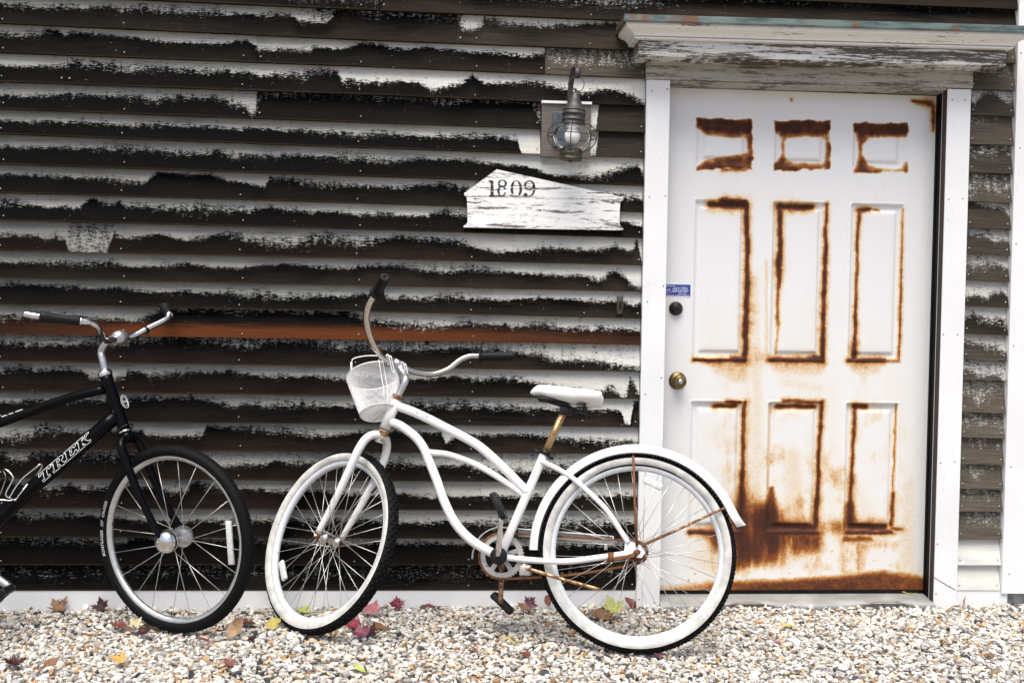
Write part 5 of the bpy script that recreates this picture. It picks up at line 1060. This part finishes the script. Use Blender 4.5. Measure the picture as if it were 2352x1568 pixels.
# sidewall lettering
def on_tyre(txt, px0, px1, hgt):
    p0, p1 = onplane(*px0, Ck+nkf*.02, nkf), onplane(*px1, Ck+nkf*.02, nkf); u_, v_ = Dk(0), Dk(math.pi/2)
    a0_, a1_ = (math.atan2((p-Ck)@v_, (p-Ck)@u_) for p in (p0, p1))
    d = (a1_-a0_+math.pi) % (2*math.pi)-math.pi; v, f = text_geo(txt, shear=.12, res=2); W_ = v[:, 0].max(); out = []
    for x, y, _ in v:
        a_ = a0_+d*x/W_; r_ = .3135+(y/.69)*hgt; ph = math.acos(max(-1, min(1, (r_-.3215)/.0215))); rad = V(Dk(a_)); out.append(Ck+rad*r_+nkf*(.0215*1.06*math.sin(ph)+.0008))
    return V(out), f
mk('sidewall_lettering', *on_tyre('BONTRAGER', (247, 1275), (238, 1217), .0115), MT['decal'], wK, False); mk('sidewall_lettering', *on_tyre('///', (238, 1209), (239, 1195), .0115), MT['decal'], wK, False); mk('sidewall_lettering', *on_tyre('CRUIZER', (240, 1188), (246, 1150), .0100), MT['decal'], wK, False)
fk = MB(); fk.add(tube(V([SK(0, 0, -.012), SK(0, 0, -.045)]), [.020, .0215], 18)); fk.add(tube(cr(V([SK(.0, -.040, -.050), SK(0, -.02, -.038), SK(0, .02, -.038), SK(.0, .040, -.050)]), 5), .0165, 14)); kfk = fk.mk('fork', MT['black'], bb_)
for s in (-1, 1):
    pts = cr(V([SK(.0, s*.036, -.044), SK(.003, s*.046, -.07), SK(.006, s*.049, -.12), SK(.010, s*.050, -.21), SK(.026, s*.052, -.32), SK(.050, s*.055, -.415), SK(.056, s*.056, -.436)]), 6); n_ = len(pts)
    mk('fork_blade', *tube(pts, np.interp(np.linspace(0, 1, n_), [0, .35, .8, 1], [.0165, .016, .0125, .0100]), 16), MT['black'], kfk)
# stem, bars
stp = cr(V([SK(0, 0, .150), SK(0, 0, .175), KB(236, 826), at(233, 806, -.255), at(243, 788, -.268), at(258, 778, -.282), at(266, 774, -.284)]), 6)
kst = mk('stem', *tube(stp, .0135, 18), MT['alu'], bb_)
cl = at(275, 775, -.285); cld = unit(V([-.46, -.88, -.02])); mk('bar_clamp', *lathe(cl-cld*.030, cld, [(.012, 0), (.018, .003), (.0255, .018), (.0275, .030), (.0255, .042), (.018, .057), (.012, .060)], 28), MT['alu'], kst)
near_ = [at(262, 779, -.318), at(246, 782, -.352), at(236, 778, -.385), at(231, 766, -.418), at(224, 751, -.452), at(208, 741, -.480), at(185, 737, -.500), at(92, 727, -.540), at(55, 720.5, -.553)]
far_ = [at(290, 773, -.250), at(310, 769, -.222), at(345, 751, -.180), at(370, 739, -.150), at(384, 730, -.128), at(388, 722, -.112), at(383, 711, -.080), at(378, 704, -.052)]
kbar = mk('handlebar', *tube(cr(V(far_[::-1]+[cl]+near_), 7), .0112, 14), MT['chrome'], bb_, label='chrome swept-back handlebar')
def kgrip(p0, p1, extra):
    d = unit(p1-p0); L = np.linalg.norm(p1-p0); r_ = .0165; pf = [(.0118, -.001), (.0150, .0), (.0160, .004), (.0155, L*.15), (.0152, L*.4), (.0158, L*.6), (.0185, L*.82), (.0205, L*.93), (.019, L-.002), (.012, L)]
    g = MB(); g.add(lathe(p0, d, pf, 24)); g.mk('grip', MT['grip'], kbar)
    mk('grip_ferrule', *lathe(p0-d*.011, d, [(.0118, 0), (.0135, .001), (.0135, .0105), (.0118, .0115)], 20), MT['chrome'], kbar)
kgrip(at(183, 737, -.501), at(90, 726.5, -.541), 0); kgrip(at(388, 722, -.112), at(378, 704, -.052), 0)
mc = at(336, 757, -.192); md_ = unit(at(345, 751, -.180)-at(322, 765, -.212)); ckm = MB(); ckm.add(lathe(mc-md_*.005, md_, [(.0118, 0), (.0138, .0005), (.0138, .0095), (.0118, .010)], 20)); ckm.add(box(mc+V([.004, -.006, -.020]), V([.004, 0, 0]), V([0, .005, 0]), V([0, 0, .007]), .002)); ckm.add(tube(V([mc+V([.008, -.016, -.028]), mc+V([.004, .004, -.026])]), .006, 10)); ckm.mk('bar_bracket', MT['plastic'], bb_)
# crank and rear half (mostly outside the picture)
kr = MB(); kr.add(lathe(kbb+nk*.048, nk, [(.108, -.003), (.108, .003), (.098, .006), (.0, .007)], 56)); kring = kr.mk('chain_disc', MT['lampgrey'], bb_)
e_ = KB(30, 1352, .085); t = np.linspace(0, 1, 8)[:, None]; mk('crank_arm', *tube((kbb+nk*.066)*(1-t)+e_*t, np.linspace(.015, .0125, 8), 14), MT['alu'], kring)
pd = MB(); pv = unit(KB(34, 1352, .085)-KB(8, 1374, .085)); pt = unit(np.cross(nk, pv))
pc_ = KB(14, 1362, .085)
for q in (-.028, .028): pd.add(box(pc_+nk*.045+pv*q, pv*.011, nk*.044, pt*.013, .004))
for q in (.012, .045, .080): pd.add(box(pc_+nk*q, pv*.03, nk*.006, pt*.011, .003))
pd.mk('pedal', MT['plastic'], kring)
e2_ = 2*(kbb)-KB(30, 1352); e2_ = e2_-nk*.07; mk('crank_arm', *tube((kbb-nk*.05)*(1-t)+e2_*t, np.linspace(.013, .011, 8), 12), MT['alu'], kring)
krc = KB(-330, 1262); krc[2] = .340; kw2, C, _, _ = wheel(bb_, krc, nk, .343, .304, .289, .0215, 20, .6, .03, .03, 'srim', .0125, False, 0, .0, .0012)
mk('hub', *lathe(C, nk, [(.008, -.06), (.03, -.03), (.014, -.02), (.014, .02), (.03, .03), (.008, .06)], 20), MT['alu'], kw2)
mk('seat_post', *tube(V([KB(-232, 1015), KB(-262, 930)]), .0135, 14), MT['alu'], bb_)
ks_ = MB(); a_, b_ = KB(-205, 915), KB(-372, 905); ex = unit(b_-a_); L = np.linalg.norm(b_-a_); vs = []
for i in range(16):
    u = i/15; hw_ = np.interp(u, [0, .1, .5, .8, 1], [.012, .025, .05, .085, .07])
    for j in range(16):
        q = 2*np.pi*j/16; vs.append(a_+ex*L*u+nk*hw_*math.cos(q)+V([0, 0, 1])*(.024*math.sin(q)))
mk('saddle', vs, [(i*16+j, i*16+(j+1) % 16, (i+1)*16+(j+1) % 16, (i+1)*16+j) for i in range(15) for j in range(16)]+[tuple(range(15, -1, -1)), tuple(range(240, 256))], MT['plastic'], bb_)

# ------------------------------------------------------------------ fallen leaves
LM = {'brown': ((.20, .085, .030), (.30, .14, .06)), 'maroon': ((.035, .008, .010), (.08, .015, .018)), 'crimson': ((.20, .010, .030), (.34, .03, .06)), 'pink': ((.42, .10, .13), (.56, .22, .22)),
      'magenta': ((.28, .04, .10), (.42, .10, .16)), 'yellow': ((.55, .42, .03), (.66, .55, .09)), 'pale': ((.60, .50, .22), (.66, .58, .34)), 'green': ((.36, .42, .05), (.55, .58, .12)), 'orange': ((.62, .28, .02), (.72, .42, .05)),
      'tan': ((.36, .19, .07), (.46, .28, .12)), 'redbrown': ((.16, .035, .02), (.26, .06, .03)), 'purple': ((.09, .02, .05), (.16, .04, .07))}
for k, (a_, b_) in LM.items():
    ds = lambda c: tuple(.80*(x*.82+.18*sum(c)/3) for x in c)
    MT['leaf_'+k] = mat_leaf('leaf_'+k, ds(a_), ds(b_))
MAPLE = [(0, -.45), (.10, -.40), (.42, -.44), (.34, -.24), (.72, -.12), (.62, .02), (.92, .30), (.60, .28), (.56, .44), (.30, .26), (.36, .62), (.20, .60), (.0, 1.0)]
MAPLE = MAPLE+[(-x, y) for x, y in MAPLE[-2:0:-1]]
OVAL = [(.0, -.8), (.25, -.6), (.44, -.3), (.5, .0), (.44, .35), (.28, .68), (.0, 1.0), (-.28, .68), (-.44, .35), (-.5, 0), (-.44, -.3), (-.25, -.6)]
SLIV = [(.0, -1.), (.16, -.5), (.2, 0), (.14, .5), (0, 1.), (-.10, .5), (-.16, 0), (-.1, -.5)]
def leaf(px, py, size, shape, colr, label, tilt=(0, 0), rotz=0., curl=.35, up=.0, Y=None):
    base = atz(px, py, .012+up) if Y is None else at(px, py, Y)
    if Y is None and base[1] > -.062: base = at(px, py, -.062); base[2] = .006
    out = {'m': MAPLE, 'o': OVAL, 's': SLIV}[shape]; pts = [(0., 0.)]+[(x*.55, y*.55) for x, y in out]+out
    n = len(out); r_ = random.Random(int(px*7+py)); V_ = []
    cx1, cx2, ph = curl*(.6+.8*r_.random()), curl*(.3+.9*r_.random()), r_.random()*6
    R = Matrix.Rotation(rotz, 3, 'Z'); R = Matrix.Rotation(tilt[0], 3, 'X') @ Matrix.Rotation(tilt[1], 3, 'Y') @ R
    for x, y in pts:
        x += r_.uniform(-.05, .05); y += r_.uniform(-.05, .05)
        z = cx1*x*x*.8+cx2*y*y*.4*(1 if y > 0 else -.5)+.12*math.sin(3*x+4*y+ph)
        q = R @ Vector((x, y, z)); V_.append((q.x, q.y, q.z))
    size = size*1.12; V_ = V(V_)*size/2; V_[:, 2] -= V_[:, 2].min()*.75; V_ = V_+base
    F_ = [(0, 1+i, 1+(i+1) % n) for i in range(n)]+[(1+i, 1+n+i, 1+n+(i+1) % n, 1+(i+1) % n) for i in range(n)]
    N_ = len(V_); d = V([0, 0, -.0006]); o = empty('leaf', base, label, 'leaf', 'fallen leaves on the gravel')
    mk('blade', np.concatenate([V_, V_+d]), F_+[tuple(i+N_ for i in f[::-1]) for f in F_], MT['leaf_'+colr], o)
    stp = V_[1+n] if shape != 'm' else V_[1+n]
    q = R @ Vector((0, -1.15 if shape == 'm' else -1.4, .15)); e = base+V([q.x, q.y, 0])*size/2; e[2] = max(stp[2], base[2]+.004); mk('stalk', *tube(cr(V([V_[0]+d, stp+d*2, e]), 4), .0009, 5), MT['leaf_'+colr], o)
fl = 1.05
LEAVES = [
 (134, 1374, .085, 'm', 'brown', 'curled brown leaf by the skirting board left of the maroon one', (.5, .1), .8, .5, .01), (231, 1373, .075, 'm', 'maroon', 'upright dark maroon leaf against the skirting board near the black bicycle wheel', (.8, -.2), .2, .5, .01),
 (276, 1439, .075, 'm', 'redbrown', 'reddish brown leaf touching the pale yellow maple leaf', (.2, .2), 1.4, .4, .0), (311, 1436, .062, 'm', 'pale', 'pale yellow maple leaf left of the black bicycle tyre', (.5, .2), -.5, .3, .012),
 (338, 1451, .085, 'm', 'maroon', 'maroon maple leaf just right of the pale yellow leaf', (.15, -.2), 2.2, .4, .004), (300, 1446, .05, 'o', 'brown', 'small brown leaf below the pale yellow leaf', (.1, .2), 1.9, .4, .002),
 (540, 1454, .088, 'o', 'tan', 'large tan oval leaf standing up between the two front wheels', (.75, .3), -.35, .45, .012), (562, 1433, .080, 'm', 'redbrown', 'flat dusky red leaf behind the tan oval leaf', (.0, .2), -1.2, .3, .0),
 (580, 1467, .055, 'o', 'maroon', 'dark red leaf just right of the tan oval leaf base', (.1, .1), -1.2, .4, .0), (511, 1446, .06, 's', 'redbrown', 'narrow red brown leaf left of the tan oval leaf', (.1, .1), -.8, .4, .004),
 (630, 1441, .072, 'm', 'yellow', 'bright yellow maple leaf left of the white front tyre', (.75, -.2), .4, .35, .01), (697, 1404, .075, 'm', 'green', 'yellow green leaf seen through the white front wheel', (.15, .1), -1.9, .4, .0),
 (277, 1517, .066, 'm', 'orange', 'orange yellow maple leaf alone on the foreground gravel at left', (.4, .1), 1.3, .35, .006), (32, 1524, .075, 'm', 'maroon', 'dark maroon leaf at the bottom left corner', (.25, .2), .4, .5, .0),
 (111, 1534, .070, 'o', 'brown', 'brown leaf near the bottom left, right of the dark maroon one', (.3, -.2), -.9, .5, .0), (528, 1527, .055, 'm', 'redbrown', 'small dark red brown leaf alone in the foreground below the tan oval leaf', (.3, .2), .9, .5, .0),
 (196, 1459, .055, 's', 'redbrown', 'narrow red leaf left of the black bicycle wheel foreground', (.1, .3), -1.3, .5, .002), (488, 1482, .035, 's', 'orange', 'tiny orange leaf sliver in front of the black bicycle tyre', (.1, .2), -1.2, .3, .0),
 (913, 1374, .068, 'm', 'crimson', 'red leaf propped upright against the skirting board beneath the white frame', (1.1, .2), .2, .4, .016), (851, 1404, .100, 'm', 'pink', 'large pink maple leaf right of the white front tyre', (.55, -.15), -.5, .3, .008),
 (985, 1388, .100, 's', 'redbrown', 'long flat brown leaf lying along the skirting board', (.1, .0), 1.57, .35, .004), (815, 1438, .085, 'm', 'crimson', 'crimson leaf above the magenta leaf by the white front tyre', (.45, .2), 1.9, .4, .004),
 (829, 1458, .080, 'm', 'magenta', 'magenta maple leaf below the crimson leaf', (.5, .0), .3, .35, .008), (848, 1452, .070, 'm', 'maroon', 'dark crimson leaf just right of the magenta leaf', (.5, -.4), -.6, .4, .004),
 (876, 1442, .068, 'o', 'brown', 'oval brown leaf right of the crimson leaves', (.3, .2), 1.4, .3, .002), (1217, 1383, .070, 'm', 'purple', 'purple leaf against the skirting board left of the rear tyre', (.9, .2), -.6, .5, .01),
 (1258, 1387, .05, 'o', 'redbrown', 'small red brown leaf touching the left of the rear tyre', (.8, .2), .2, .5, .006), (1204, 1398, .065, 'o', 'brown', 'dull brown leaf on the gravel below the purple leaf', (.3, .2), .9, .4, .0),
 (1382, 1416, .125, 'o', 'brown', 'big brown leaf under the yellow green one inside the rear wheel', (.25, -.1), 1.4, .5, .0), (1408, 1402, .105, 'm', 'green', 'large yellow green maple leaf seen through the rear wheel', (.65, .1), .3, .3, .014),
 (1400, 1382, .05, 'm', 'redbrown', 'small red leaf behind the yellow green maple leaf', (.6, .1), .7, .5, .004), (1450, 1381, .062, 'o', 'redbrown', 'rust red leaf leaning on the left door casing foot', (1.0, .2), .9, .5, .01),
 (1165, 1473, .065, 's', 'yellow', 'yellow leaf fragment on the gravel below the hanging pedal', (.2, .3), 1.1, .4, .0), (1088, 1495, .045, 's', 'crimson', 'small red leaf fragment left of the yellow fragment', (.3, .2), .8, .5, .0),
 (1210, 1508, .055, 'o', 'redbrown', 'brown leaf in the foreground left of the rear tyre foot', (.2, .2), 1.5, .5, .0), (827, 1538, .050, 'o', 'green', 'small green leaf at the bottom edge below the magenta leaf', (.3, .1), .8, .4, .0),
 (1456, 1522, .065, 's', 'tan', 'curled tan leaf right under the rear tyre foot', (.3, .5), -.4, .5, .002), (1511, 1506, .055, 'o', 'purple', 'dark purple leaf just right of the rear tyre foot', (.2, .2), .2, .5, .0),
 (1784, 1474, .062, 's', 'pink', 'bright pink leaf on the open gravel before the door', (.1, .1), 1.5, .4, .0), (1810, 1437, .055, 'o', 'yellow', 'yellow oval leaf on the gravel before the door', (.2, .1), 1.3, .4, .0),
 (2275, 1509, .045, 'o', 'brown', 'orange brown leaf alone in the gravel at the far right', (.3, .1), 1.2, .4, .0), (2214, 1379, .055, 's', 'tan', 'upright tan leaf by the foot of the right door casing', (.9, .3), -.5, .5, .012),
 (1993, 1560, .065, 's', 'orange', 'orange leaf cut by the bottom edge before the door', (.2, .4), .5, .5, .0), (470, 1470, .045, 'o', 'redbrown', 'dark leaf tucked under the black bicycle tyre', (.1, .1), 1.1, .4, .0)]
for L_ in LEAVES: leaf(*L_)
leaf(2085, 1362, .045, 's', 'yellow', 'yellow leaf sliver lying on the metal threshold', (.05, .05), 1.4, .1, 0., -.01)
